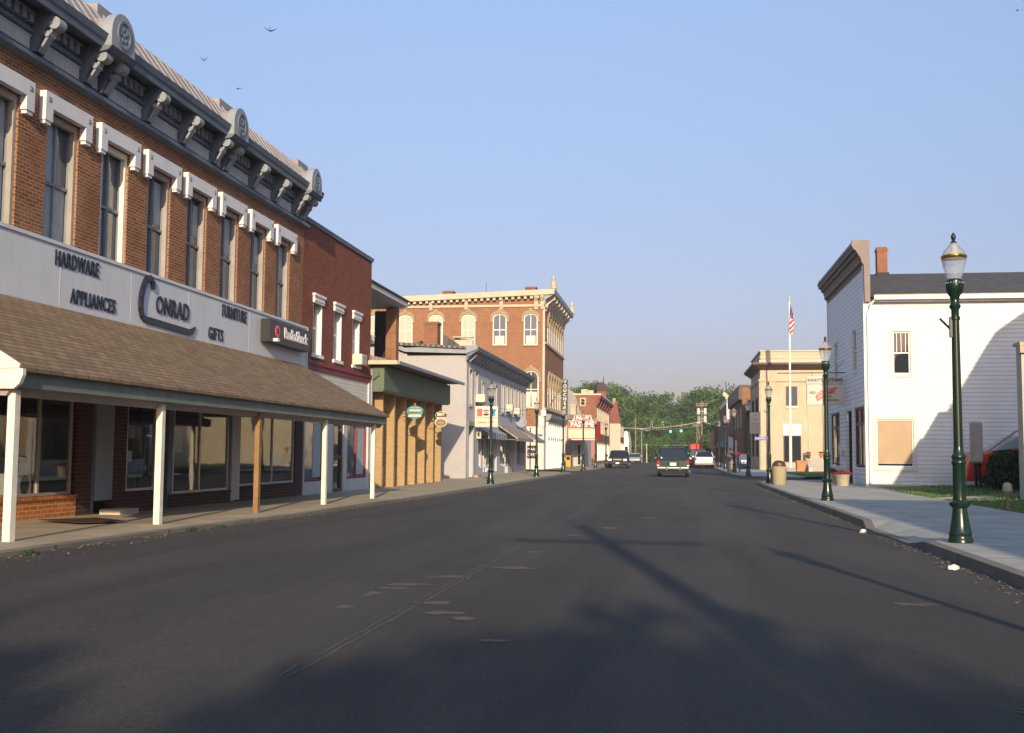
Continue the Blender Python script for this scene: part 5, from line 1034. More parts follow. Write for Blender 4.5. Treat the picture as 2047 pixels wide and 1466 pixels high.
# flag
t = thing('flagpole', (8.72, 86.5, .3), 'tall white flagpole on the bank lawn', 'flagpole')
g = MB(); g.tube([(8.65, 86.5, .2), (8.7, 86.5, 13.2)], .115, 12, .055); g.build('pole', M['post_white'], t)
g = MB(); g.lathe((8.7, 86.5, 13.2), [(.1, 0), (.1, .1), (.05, .15)], 12); g.sphere((8.7, 86.5, 13.45), .11, 10); g.build('finial', M['stone_pale'], t)
g = MB(); g.lathe((8.65, 86.5, .05), [(.45, 0), (.45, .2), (.25, .35)], 16); g.build('base', M['path_concrete'], t)
t = thing('flag', (8.8, 86.5, 10.7), 'United States flag hanging limp from the white pole', 'flag')
def fl(s, h):   # limp cloth: s 0..1 down the fly fold, h 0..1 across
    x = 8.76+.06*math.sin(h*9)+(.50*(.25+.75*math.sin(min(1, s*1.35)*1.75)))*h*.9; y = 86.42-.10*math.sin(h*11+s*2)-.04
    z = 12.85-s*(1.95+.15*h)-.35*h*(1-s*.4); return (x-.22*s*h-.10*s, y, z)
cloth = {'flag_red': MB(), 'flag_white': MB(), 'flag_blue': MB()}
NH, NS = 20, 26
for i in range(NH):
    for j in range(NS):
        h0, h1, s0, s1 = i/NH, (i+1)/NH, j/NS, (j+1)/NS
        if s0 < .42 and h0 < .72: c_ = 'flag_blue'
        else: c_ = 'flag_red' if int((h0*.75+s0*1.15)*8.2) % 2 == 0 else 'flag_white'
        cloth[c_].quad(fl(s0, h0), fl(s0, h1), fl(s1, h1), fl(s1, h0))
cloth['flag_red'].build('red_stripes', M['flag_red'], t); cloth['flag_white'].build('white_stripes', M['flag_white'], t); cn = cloth['flag_blue'].build('canton', M['flag_blue'], t)
g = MB()
for i in range(5):
    for j in range(5):
        p = fl(.05+j*.075, .08+i*.125); g.sphere((p[0], p[1]-.02, p[2]), .022, 5)
g.build('stars', M['flag_white'], cn)

# ------------------------------------------------------------------ right row beyond the bank
B = thing('dark_brick_building', (9, 120, .1), 'brown brick building just beyond the stone bank', 'building')
g = MB(); g.wbox(6.75, 16, 115, 140, -.1, 8.3); g.build('wall', M['hall_brick'], B)
g = MB(); g.wbox(6.45, 16.1, 114.9, 140.1, 8.3, 8.5); g.wbox(6.4, 6.75, 115, 140, 7.0, 8.3); g.build('cornice', M['brown_paint'], B)
g = MB(); g.wbox(7.0, 15, 106, 115, -.1, 6.4); g.wbox(6.95, 15.05, 105.95, 115.0, 6.4, 6.55); g.build('rear_wing', M['dark_brick'], B)
for k in range(4): window(B, FR(6.74), 116.5+k*5, 118+k*5, 4.2, 6.2, -.05, M['stone_pale'], M['pane_dark'], .1, True)
B = thing('white_capped_brick_building', (9, 155, .1), 'orange brick building with white parapet and corbel, farthest on the right', 'building')
g = MB(); g.wbox(6.75, 16, 148, 176, -.1, 8.15); g.build('wall', M['hall_brick'], B)
g = MB(); g.wbox(6.7, 16, 147.9, 176.1, 8.15, 8.65); g.wbox(6.65, 6.95, 147.85, 148.1, 5.5, 8.15); g.build('trim', M['white_paint'], B)
g = MB(); g.ext(FC(147.9), [(6.2, 9.1), (6.15, 9.5), (6.45, 9.6), (7.1, 9.0), (7.3, 8.65), (6.5, 8.65), (6.5, 8.9)], -.5, 0); g.build('corbel', M['cream_trim'], B)
for k in range(5): window(B, FR(6.74), 149.5+k*5, 151+k*5, 4.0, 6.2, -.05, M['sash_gray'], M['pane_dark'], .1, True); 
g = MB(); g.wbox(6.3, 6.75, 149, 175, 2.4, 3.2); g.build('canopy', M['teal'], B)
B = thing('white_shed', (7, 130, .1), 'small white gabled shop front catching the sun beyond the bank', 'shed')
g = MB(); g.ext(FC(104.9+20.1), [(5.95, 0), (6.72, 0), (6.72, 2.9), (6.4, 3.3), (5.95, 3.5)], -4, 0); g.build('wall', M['white_paint'], B)
g = MB(); g.ext(FC(124.97), [(5.85, 3.62), (6.75, 3.0), (6.75, 2.9), (5.85, 3.5)], -4.2, .1); g.build('roof', M['brown_paint'], B)
g = MB(); g.box(FC(125), 5.95, 6.72, .001, .02, 2.2, 2.24); g.build('seam', M['tin'], B)
for i, (x, y, h, w_, mm, lab) in enumerate(((6.6, 178, 6.3, 1.2, 'maroon_band', 'narrow dark red shop front far down the right side'), (6.3, 186, 5.2, 1.0, 'tan_brick', 'narrow tan shop front farthest down the right side'))):
    t = thing('far_shop', (x, y, 0), lab, 'shop'); g = MB(); g.wbox(x-.4, x+6, y, y+6, -.1, h); g.build('wall', M[mm], t)
    g = MB(); g.wbox(x-.7, x-.4, y, y+5, 2.3, 2.9); g.build('awning', M['orange_box'] if i else M['terracotta'], t)

# ------------------------------------------------------------------ street lamps
m, nt, b = _new('lamp_glass'); b.inputs['Base Color'].default_value = (.52, .52, .50, 1); b.inputs['Roughness'].default_value = .08
b.inputs['Transmission Weight'].default_value = .55; b.inputs['IOR'].default_value = 1.25; b.inputs['Alpha'].default_value = .5
def lamp(label):
    t = thing('street_lamp', (0, 0, 0), label, 'street lamp', 'green acorn street lamps')
    c = (0, 0, 0)
    g = MB(); g.lathe(c, [(.175, 0), (.175, .05), (.16, .07), (.155, .12), (.165, .14), (.15, .17), (.125, .30), (.105, .44), (.10, .50), (.12, .52), (.145, .55), (.145, .58), (.115, .61), (.10, .62)], 24); g.build('base', M['lamp_green'], t, smooth=True)
    g = MB(); g.lathe(c, [(.095, .615), (.09, .66), (.085, 1.12), (.10, 1.15), (.10, 1.18), (.085, 1.20), (.10, 1.24), (.10, 1.26), (.075, 1.29), (.066, 1.4), (.056, 3.25), (.07, 3.26), (.07, 3.30), (.055, 3.31), (.055, 3.40), (.085, 3.46), (.06, 3.50), (.06, 3.55)], 20); g.build('pole', M['lamp_green'], t, smooth=True)
    g = MB(); g.lathe(c, [(.06, 3.545), (.07, 3.60), (.12, 3.68), (.13, 3.76), (.125, 3.83), (.105, 3.85), (.10, 3.86)], 20); o = g.build('globe_holder', M['lamp_green'], t, smooth=True)
    g = MB()
    for i in range(20):
        a = 2*math.pi*i/20; g.sphere((.125*math.cos(a), .125*math.sin(a), 3.80), .012, 5)
    g.build('bead_ring', M['cornice_light'], o)
    g = MB(); g.lathe(c, [(.095, 3.86), (.11, 3.90), (.155, 4.05), (.172, 4.14), (.175, 4.165)], 24); g.build('globe', M['lamp_glass'], t, smooth=True)
    g = MB(); g.lathe(c, [(.174, 4.166), (.183, 4.18), (.183, 4.205), (.174, 4.215)], 24); g.build('band', M['gold'], t, smooth=True)
    g = MB(); g.lathe(c, [(.172, 4.216), (.16, 4.25), (.12, 4.31), (.09, 4.335), (.085, 4.35), (.05, 4.40), (.02, 4.42)], 24); g.build('lamp_cap', M['lamp_glass'], t, smooth=True)
    g = MB(); g.lathe(c, [(.05, 4.405), (.03, 4.43), (.02, 4.44), (.035, 4.475), (.038, 4.50), (.02, 4.54), (.004, 4.56)], 12); g.build('finial', M['black_paint'], t, smooth=True)
    return t
lamps = [(4.08, 16.9, .125, 1, 'closest green street lamp, tall in the right foreground'), (4.13, 31.5, .13, 1, 'green street lamp in front of the hanging red wing sign'),
         (4.06, 49.7, .13, .98, 'green street lamp behind the tan litter bin at the street corner'), (4.1, 64.6, .13, .98, 'green street lamp carrying the cream banner'),
         (3.95, 77.0, .13, 1, 'slim street lamp just left of the blue mailbox'), (4.0, 92, .13, 1, 'street lamp on the right beyond the second tan bin'), (4.0, 105, .13, 1, 'farthest street lamp visible on the right pavement'),
         (-7.5, 44.6, .09, .93, 'street lamp in front of the cola sign, first on the left pavement'), (-7.5, 59.6, .08, .95, 'street lamp before the far awnings, second on the left pavement'),
         (-7.4, 73.0, .08, 1, 'street lamp in front of the white ground floor of the tall hall'), (-7.15, 86, .08, 1, 'street lamp standing before the marquee letters'),
         (-6.95, 96.5, .08, 1, 'street lamp at the right end of the red marquee'), (-6.85, 109.5, .09, 1, 'street lamp on the left beside the dark parked car'),
         (4.1, 2.4, .13, 1, 'street lamp beside the viewpoint whose shadow crosses the road')]
L0 = None
for i, (x, y, z, s_, lab) in enumerate(lamps):
    o = lamp(lab) if i == 0 else copy_thing(L0)
    if i == 0: L0 = o
    o.location = (x, y, z); o.scale = (s_, s_, s_); o['label'] = lab
bpy.context.view_layer.update()
for o in [L0]+[x for x in bpy.data.objects if x.name.startswith('street_lamp.')]:
    if abs(o.location.y-16.9) < .1 or abs(o.location.y-49.7) < .1 or abs(o.location.y-44.6) < .1:
        g = MB(); sgn = -1 if o.location.x > 0 else 1
        g.wbox(-.085, .0, -.03, .03, 3.0, 3.3) if sgn < 0 else g.wbox(.0, .085, -.03, .03, 3.0, 3.3)
        g.tube([(sgn*.07, 0, 3.12), (sgn*.22, 0, 3.28)], .018, 6); OFF[o.name] = Vector((0, 0, 0)); g.build('flag_holder', M['black_paint'], o)
# banner on the fourth right lamp
t = thing('street_banner', (4.5, 64.6, 2.6), 'cream banner with an oval crest and brown lettering hung from a lamp', 'banner')
S = FC(64.55)
g = MB(); g.box(S, 4.2, 4.8, -.006, .006, 2.58, 3.80); g.build('cloth', M['sign_cream'], t)
g = MB(); g.tube([(4.1, 64.6, 3.82), (4.84, 64.6, 3.82)], .015, 6); g.tube([(4.1, 64.6, 2.56), (4.84, 64.6, 2.56)], .015, 6); g.build('rod', M['black_paint'], t)
for i, (s_, z, h) in enumerate((('VISIT', 3.6, .11), ('COMMUNITY', 3.13, .10), ('WELCOME', 3.0, .10), ('CENTER', 2.87, .10), ('DOWNTOWN', 2.74, .09))): text_mb(s_, S, 4.5, .01, z, h, M['terracotta'], t, bold=.002, depth=.004)
g = MB(); g.ext(S, [(4.32, 3.46), (4.40, 3.37), (4.5, 3.34), (4.6, 3.37), (4.68, 3.46), (4.6, 3.42), (4.5, 3.40), (4.4, 3.42)], .007, .012); g.build('crest', M['terracotta'], t)
def street_sign(px, py, x0, x1, z, lab, pole_h, z0):
    t = thing('street_name_sign', (px, py, z0), lab, 'street sign', 'blue CHAPEL street signs')
    g = MB(); g.tube([(px, py, z0), (px, py, pole_h)], .04, 8); g.build('pole', M['black_paint'], t)
    S = FC(py-.06); g = MB(); g.box(S, x0, x1, -.012, .012, z-.075, z+.075); g.build('blade', M['sign_blue'], t)
    text_mb('CHAPEL', S, (x0+x1)/2-.05, .016, z, .13, M['litter_white'], t, depth=.003); text_mb('ST', S, x1-.07, .016, z+.01, .07, M['litter_white'], t, depth=.003)
street_sign(4.0, 49.4, 3.42, 3.98, 2.08, 'blue street name sign at the right corner by the tan litter bin', 2.45, .13)
street_sign(-10.05, 76.3, -9.95, -9.2, 2.6, 'blue street name sign at the left corner before the tall hall', 3.15, .05)
# litter bins, mailbox, planters
def bin_(label):
    t = thing('litter_bin', (0, 0, 0), label, 'litter bin', 'tan stone litter bins')
    g = MB(); g.lathe((0, 0, 0), [(.26, 0), (.28, .03), (.30, .72), (.31, .76), (.27, .77), (.26, .70)], 24); g.build('body', M['aggregate'], t, smooth=True)
    g = MB(); g.lathe((0, 0, 0), [(.29, .765), (.29, .80), (.25, .90), (.16, .99), (.02, 1.02)], 20); g.build('lid', M['brown_paint'], t, smooth=True)
    g = MB(); g.sphere((0, -.25, .86), .06, 10, (1, .35, .7)); g.build('lid_opening', M['cola_red'], t)
    return t
b0 = bin_('tan stone litter bin with a domed lid at the near street corner'); b0.location = (4.25, 47.2, .13)
b1 = copy_thing(b0); b1.location = (3.95, 81.2, .13); b1['label'] = 'tan stone litter bin farther off beside the blue mailbox'
t = thing('mailbox', (4.72, 79.5, .13), 'dark blue rounded mailbox on the right pavement', 'mailbox')
g = MB(); g.ext(FC(79.2), [(4.40, .35), (5.04, .35), (5.04, 1.15)]+[(4.72+.32*math.cos(math.pi*i/10), 1.15+.28*math.sin(math.pi*i/10)) for i in range(1, 10)]+[(4.40, 1.15)], -.6, 0); g.build('body', M['mail_blue'], t)
g = MB(); [g.wbox(x, x+.07, y, y+.07, .13, .36) for x in (4.42, 4.95) for y in (79.22, 79.7)]; g.build('legs', M['mail_blue'], t)
g = MB(); g.box(FC(79.2), 4.55, 4.9, .001, .01, .72, .98); p = g.build('sign_plate', M['plate'], t)
g = MB(); g.ext(FC(79.18), [(4.6, .80), (4.72, .78), (4.86, .92), (4.7, .88)], 0, .006); g.build('emblem', M['sign_blue'], p)
for i, (x, y, lab) in enumerate(((6.75, 46.9, 'round metal tub of dark red flowers, the nearer of two by the store'), (6.9, 51.0, 'round tub of dark red flowers, the farther one by the store door'))):
    t = thing('flower_tub', (x, y, .13), lab, 'flower tub', 'flower tubs before the white store')
    g = MB(); g.lathe((x, y, .13), [(.24, 0), (.30, .40), (.33, .43), (.33, .46), (.28, .46), (.27, .40)], 20); g.build('tub', M['planter_tan'], t, smooth=True)
    g = MB()
    for k in range(700):
        a = rnd.uniform(0, 6.28); r_ = abs(rnd.gauss(0, .2)); q = (x+r_*math.cos(a), y+r_*math.sin(a), .55+max(0, .2-r_*.35)*rnd.random()+.02); b_ = rnd.uniform(0, 6.28); w_ = .028
        g.add([(q[0]-w_*math.cos(b_), q[1]-w_*math.sin(b_), q[2]), (q[0]+w_*math.cos(b_), q[1]+w_*math.sin(b_), q[2]+.01), (q[0], q[1], q[2]+.06)], [(0, 1, 2)])
    o = g.build('flowers', [M['flower'], M['leaf_dark']], t, weld=False)
    for j, p in enumerate(o.data.polygons): p.material_index = 1 if j % 4 == 0 else 0
# lawn things at the right
t = thing('upright_sign', (11.0, 42.9, .3), 'blank pale upright sign box on dark legs before the white store', 'sign')
g = MB(); g.wbox(10.78, 11.20, 42.75, 43.05, 1.12, 2.66); g.build('cabinet', M['soffit'] if False else M['jamb_tan'], t, bevel=.06)
g = MB(); g.wbox(10.9, 11.0, 42.85, 42.95, .2, 1.119); g.wbox(11.06, 11.14, 42.85, 42.95, .2, 1.119); g.build('leg', M['lamp_green'], t)
t = thing('water_tap', (7.75, 27.6, .12), 'short brass lawn light standing in the grass behind the closest lamp', 'lawn light')
g = MB(); g.tube([(7.75, 27.6, .1), (7.75, 27.6, .55)], .035, 8); g.build('post', M['wood_pole'], t)
g = MB(); g.lathe((7.75, 27.6, .5), [(.05, 0), (.11, .06), (.11, .2), (.06, .26), (.01, .27)], 12); g.build('head', M['planter_tan'], t)
def bush(name, boxes, n, size, mats, label, cat, body='leaf_dark'):
    """hedge / shrub: leaf-sized faces through a rounded volume plus inner stems"""
    g = MB(); rr = random.Random(len(label))
    for k in range(n):
        x0, x1, y0, y1, z0, z1 = boxes[rr.randrange(len(boxes))]
        while True:
            p = [rr.uniform(-1, 1) for _ in range(3)]; q = sum(abs(v)**3 for v in p)
            if q < 1 and rr.random() < q+.15: break
        c = ((x0+x1)/2+p[0]*(x1-x0)/2, (y0+y1)/2+p[1]*(y1-y0)/2, (z0+z1)/2+p[2]*(z1-z0)/2)
        u = Vector((rr.gauss(0, 1), rr.gauss(0, 1), rr.gauss(0, 1))).normalized(); v = u.cross(Vector((rr.gauss(0, 1), rr.gauss(0, 1), rr.gauss(0, 1)))).normalized(); s_ = size*rr.uniform(.6, 1.3)
        c = Vector(c); g.add([c-u*s_, c+v*s_*.6, c+u*s_, c-v*s_*.6], [(0, 1, 2, 3)])
    o = g.build(name, mats, None, weld=False)
    for p in o.data.polygons: p.material_index = 0 if len(mats) == 1 else rr.choices(range(len(mats)), [6, 3, 1][:len(mats)])[0]
    return tag(o, label, cat)
bush('hedge', [(11.2, 14.2, 39.6, 41.6, .1, 1.62), (10.85, 12.4, 40.0, 41.6, .1, 1.58), (12.0, 17, 37.6, 40.6, .1, 1.55)], 34000, .06, [M['hedge_leaf'], M['leaf_dark']], 'dark clipped hedge at the right edge between the lawn and the red car', 'hedge')

# ------------------------------------------------------------------ trees
def tree_crown(seed, h, r, n_cl, n_leaf, size, base=.22, squash=1.0):
    rr = random.Random(seed); g = MB(); cl = []
    for k in range(n_cl):
        a = rr.uniform(0, 6.28); t_ = rr.uniform(0, 1); ph = math.acos(1-2*t_*.93)
        rad = r*(.55+.45*rr.random()); z = h*(base+(1-base)*.5)+math.cos(ph)*h*(1-base)*.5*(.7+.3*rr.random())
        x = rad*math.sin(ph)*math.cos(a); y = rad*math.sin(ph)*math.sin(a)*squash
        cl.append((Vector((x, y, z)), r*rr.uniform(.2, .38)))
    mi = []
    for c, cr in cl:
        tone = rr.choices([0, 1, 2], [5, 4, 2])[0]
        for k in range(n_leaf):
            d = Vector((rr.gauss(0, 1), rr.gauss(0, 1), rr.gauss(0, .8))).normalized()*cr*(rr.random()**.4)
            u = Vector((rr.gauss(0, 1), rr.gauss(0, 1), rr.gauss(0, 1))).normalized(); v = u.cross(Vector((rr.gauss(0, 1), rr.gauss(0, 1), rr.gauss(0, 1)))).normalized()
            p = c+d; s_ = size*rr.uniform(.6, 1.3); g.add([p-u*s_, p+v*s_*.75, p+u*s_, p-v*s_*.75], [(0, 1, 2, 3)]); mi.append(tone if rr.random() < .8 else rr.randrange(3))
    return g, mi, cl
def make_tree(seed, h, r, label, group, n_cl=60, n_leaf=210, size=.19, mats=('leaf_dark', 'leaf_mid', 'leaf_light'), base=.2):
    t = thing('broadleaf_tree', (0, 0, 0), label, 'tree', group)
    g, mi, cl = tree_crown(seed, h, r, n_cl, n_leaf, size, base)
    o = g.build('crown', [M[k] for k in mats], t, weld=False)
    for p, k in zip(o.data.polygons, mi): p.material_index = k
    g = MB(); g.tube([(0, 0, -.3), (.1, .05, h*.3), (0, .1, h*.62), (.1, 0, h*.85)], h*.026, 8, h*.006)
    rr = random.Random(seed)
    for c, cr in cl[::max(1, n_cl//9)]: z = max(h*.2, c.z*.55); g.tube([(0, 0, z), tuple(c*.6+Vector((0, 0, z*.35))), tuple(c)], h*.009, 5, h*.002)
    g.build('trunk', M['bark'], t); return t
protos = [make_tree(11, 13, 5.2, 'x', 'trees closing the far end of the street'), make_tree(23, 13, 6.3, 'x', 'trees closing the far end of the street', 70), make_tree(37, 13, 4.3, 'x', 'trees closing the far end of the street', 55),
          make_tree(51, 5, 4.6, 'x', 'trees closing the far end of the street', 45, 200, .19, base=.02)]
far = [  # x, y, proto, height scale, label
 (-23, 222, 1, 1.10, 'tree crown showing above the red marquee roofs, far left of the row'), (-16.5, 226, 0, 1.22, 'rounded tall green tree just right of the brown turret'), (-12.5, 232, 2, 1.19, 'tree behind and right of the red gable'),
 (-10.2, 226, 0, 1.03, 'mid green tree above the left wooden pole'), (-6.3, 229, 1, 1.04, 'broad dark tree above the left span of the signal wire'), (-3.0, 233, 2, 1.06, 'uneven dark tree left of the skyline dip'),
 (-1.2, 224, 2, .76, 'lower tree above the green traffic lights'), (.6, 236, 0, .60, 'low tree at the left of the skyline dip'), (3.4, 228, 2, .80, 'tree just left of the transformer pole'),
 (5.2, 231, 0, 1.13, 'tall tree directly behind the transformer pole'), (8.2, 226, 1, 1.13, 'big dark tree right of the transformer pole'), (11.2, 234, 2, 1.06, 'tree beside the white capped parapet on the right'),
 (-8.6, 214, 2, .72, 'light green tree in front of the far left trees'), (-4.9, 212, 0, .66, 'light leafy tree low behind the traffic lights'), (-2.2, 215, 1, .62, 'bushy tree behind the green minivan'), (6.2, 213, 0, .74, 'bushy tree behind the dark parked vehicles'), (-13.6, 210, 2, .75, 'short tree behind the small white end building'),
 (1.6, 211, 2, .52, 'small tree in the middle behind the minivan roof'), (9.6, 214, 2, .78, 'tree hidden behind the far right shops'),
 (-9.8, 204, 3, .8, 'low thicket behind the left wooden pole'), (-6, 203, 3, .78, 'low thicket right of the left wooden pole'), (-2.4, 204, 3, .75, 'low thicket left of the minivan'), (1.2, 203, 3, .8, 'low thicket directly behind the minivan'), (4.8, 204, 3, .82, 'low thicket behind the red truck'), (8.4, 205, 3, .85, 'low thicket at the right end of the street')]
used = set()
for i, (x, y, k, s_, lab) in enumerate(far):
    if k in used: o = copy_thing(protos[k])
    else: o = protos[k]; used.add(k)
    o.location = (x, y, 0); o.scale = (s_*rnd.uniform(.92, 1.05), s_, s_); o.rotation_euler = (0, 0, rnd.uniform(0, 6)); o['label'] = lab
for i, (x, y, s_) in enumerate(((-6, 330, 1.1), (0, 345, 1.2), (6, 335, 1.2), (2.5, 360, 1.35))):
    o = copy_thing(protos[i % 3]); o.location = (x, y, 0); o.scale = (s_, s_, s_); o['label'] = ('pale distant tree left of the skyline dip', 'pale distant tree in the skyline dip', 'pale distant tree right of the skyline dip', 'palest tree in the middle of the skyline dip')[i]; o['group'] = 'distant trees seen through the gap'
# trees and the pole beside and behind the viewpoint: they only show as the shade they throw
sh = [(8.6, -13, 6.4, 3.1, 'tree on the right behind the viewpoint, lowest of the shade trees'), (6.3, -18.5, 8.3, 2.7, 'slender shade tree between the lowest and middle ones behind the viewpoint'), (6.6, -27, 11.9, 3.8, 'middle shade tree on the right behind the viewpoint'), (9.0, -41, 15.5, 5.2, 'tallest shade tree on the right behind the viewpoint'), (2.0, -25, 10.3, 3.6, 'shade tree standing nearer the roadway behind the viewpoint')]
for i, (x, y, h, r_, lab) in enumerate(sh):
    o = make_tree(80+i, h, r_, lab, 'shade trees behind the viewpoint', 34, 95, .27, base=.15); o.location = (x, y, 0)

# ------------------------------------------------------------------ poles, wires, signals
def pole(name, x, y, h, label, arms=(), r0=.15, mat='wood_pole', group=None, lean=0):
    t = thing(name, (x, y, 0), label, 'utility pole', group)
    g = MB(); g.tube([(x, y, -.2), (x+lean, y, h)], r0, 10, r0*.65); g.build('pole', M[mat], t)
    for (z, w_) in arms:
        g = MB(); g.wbox(x-w_/2, x+w_/2, y-.06, y+.06, z-.06, z+.06); a = g.build('crossarm', M[mat], t)
        g = MB()
        for k in range(4): g.lathe((x-w_/2+.1+k*(w_-.2)/3, y, z+.06), [(.03, 0), (.05, .05), (.03, .12)], 8)
        g.build('insulators', M['insulator'], a)
    return t
t = pole('utility_pole', 4.15, 180, 9.9, 'wooden utility pole with four white transformers at the far right', [(9.45, 1.9), (9.15, 1.7)])
for i, (x, z) in enumerate(((3.62, 7.75), (4.68, 7.75), (3.66, 6.5), (4.68, 6.5))):
    g = MB(); g.lathe((x, 180, z), [(.02, 0), (.24, .03), (.24, .98), (.02, 1.05)], 12); q = g.build('transformer', M['insulator'] if i != 2 else M['cornice_light'], t)
g = MB(); [g.wbox(3.7, 4.6, 179.95, 180.05, z, z+.08) for z in (8.2, 7.0)]; g.build('bracket', M['tin'], t)
pole('utility_pole', 3.32, 178, 6.4, 'shorter wooden pole just left of the transformer pole', [(5.9, 1.2)], .12)
pole('utility_pole', 3.95, 183, 6.0, 'thin grey leaning pole between the two wooden poles', (), .08, 'tin', None, -.25)
pole('utility_pole', -5.75, 160, 6.55, 'bare wooden pole at the left end of the signal wire', [], .13)
pole('utility_pole', -5.05, 166, 5.1, 'slim grey pole right of the bare wooden pole', (), .07, 'tin')
pole('bollard_post', -4.42, 170, 2.95, 'short pale wooden post beside the thicket at the road end', (), .12, 'planter_tan')
pole('utility_pole', 6.55, 170, 8.6, 'tall reddish pole beside the far right shops', (), .12, 'wood_pole')
pole('utility_pole', 6.15, 160, 7.0, 'silver metal pole among the far right shops', (), .1, 'tin')
t = pole('utility_pole', 4.22, -10.4, 10.2, 'utility pole behind the viewpoint with one wide crossarm', [(8.9, 2.9)], .2)
def cable(pts, r, mat, label, cat='cable', group=None, name='overhead_cable'):
    g = MB()
    for a, b_, sag in pts:
        P = []
        for i in range(13): q = i/12; P.append((a[0]+(b_[0]-a[0])*q, a[1]+(b_[1]-a[1])*q, a[2]+(b_[2]-a[2])*q-4*sag*q*(1-q)))
        g.tube(P, r, 5)
    return tag(g.build(name, M[mat], None), label, cat, group)
cable([((-7.9, 160, 5.1), (3.9, 160, 6.1), .45), ((3.9, 160, 6.1), (6.1, 160, 5.4), .1)], .03, 'insulator', 'pale signal wire sagging across the far end of the street')
cable([((-5.75, 160, 4.95), (3.9, 160, 5.5), .3)], .02, 'tin', 'second thinner wire just below the signal wire')
cable([((-4.8, 168, 2.7), (3.4, 168, 2.75), .05)], .015, 'insulator', 'low thin cable crossing behind the minivan')
cable([((-10.3, 55.8, 3.78), (-10.0, 76, 4.0), .1), ((-10.3, 62, 3.95), (-8.9, 66.4, 3.95), .05)], .012, 'black_paint', 'thin dark cable strung along the grey building front')
cable([((-10.3, 88, 4.75), (-9.9, 99, 8.0), .0), ((-14.2, 86.2, 6.2), (-9.9, 99, 7.7), .1)], .015, 'black_paint', 'guy wires running up to the vertical sign')
def signal(x, z, lit, label):
    t = thing('traffic_light', (x, 160, z), label, 'traffic light', 'traffic lights hung over the far crossing')
    g = MB(); g.wbox(x-.17, x+.17, 159.9, 160.15, z, z+.95); g.build('housing', M['brown_paint'] if lit else M['cornice_light'], t, bevel=.02)
    for k in range(3):
        g = MB(); g.lathe((0, 0, 0), [(.01, 0), (.13 if not (lit and k == 0) else .16, 0), (.13, .05), (.01, .06)], 14)
        for i, v in enumerate(g.v): g.v[i] = (x+v[0], 159.89-v[2], z+.17+k*.3+v[1])
        g.build('lens', M['signal_green'] if (lit and k == 0) else M['tail_red'] if (k == 2 and lit) else M['dark'], t)
    g = MB(); g.tube([(x, 160, z+.95), (x, 160, z+1.12)], .025, 5); g.build('hanger', M['tin'], t)
signal(-.75, 4.42, True, 'traffic light showing green, left of the lit pair'); signal(.75, 4.50, True, 'traffic light showing green, right of the lit pair')
signal(-3.46, 4.95, False, 'unlit grey traffic light leftmost on the wire'); signal(-1.87, 4.95, False, 'unlit grey traffic light second from the left on the wire')
for x, z, lab in ((-4.05, 4.66, 'white cobra head luminaire left of the traffic lights'), (3.3, 5.8, 'white luminaire on the pole left of the transformers')):
    t = thing('luminaire', (x, 163, z), lab, 'luminaire'); g = MB(); g.sphere((x, 163, z+.1), .3, 12, (1, .5, .3)); g.build('head', M['litter_white'], t)
    g = MB(); g.tube([(x-.25, 163, z+.12), (x-1.3 if x < 0 else x, 163, z+.4)], .025, 5); g.build('arm', M['tin'], t)

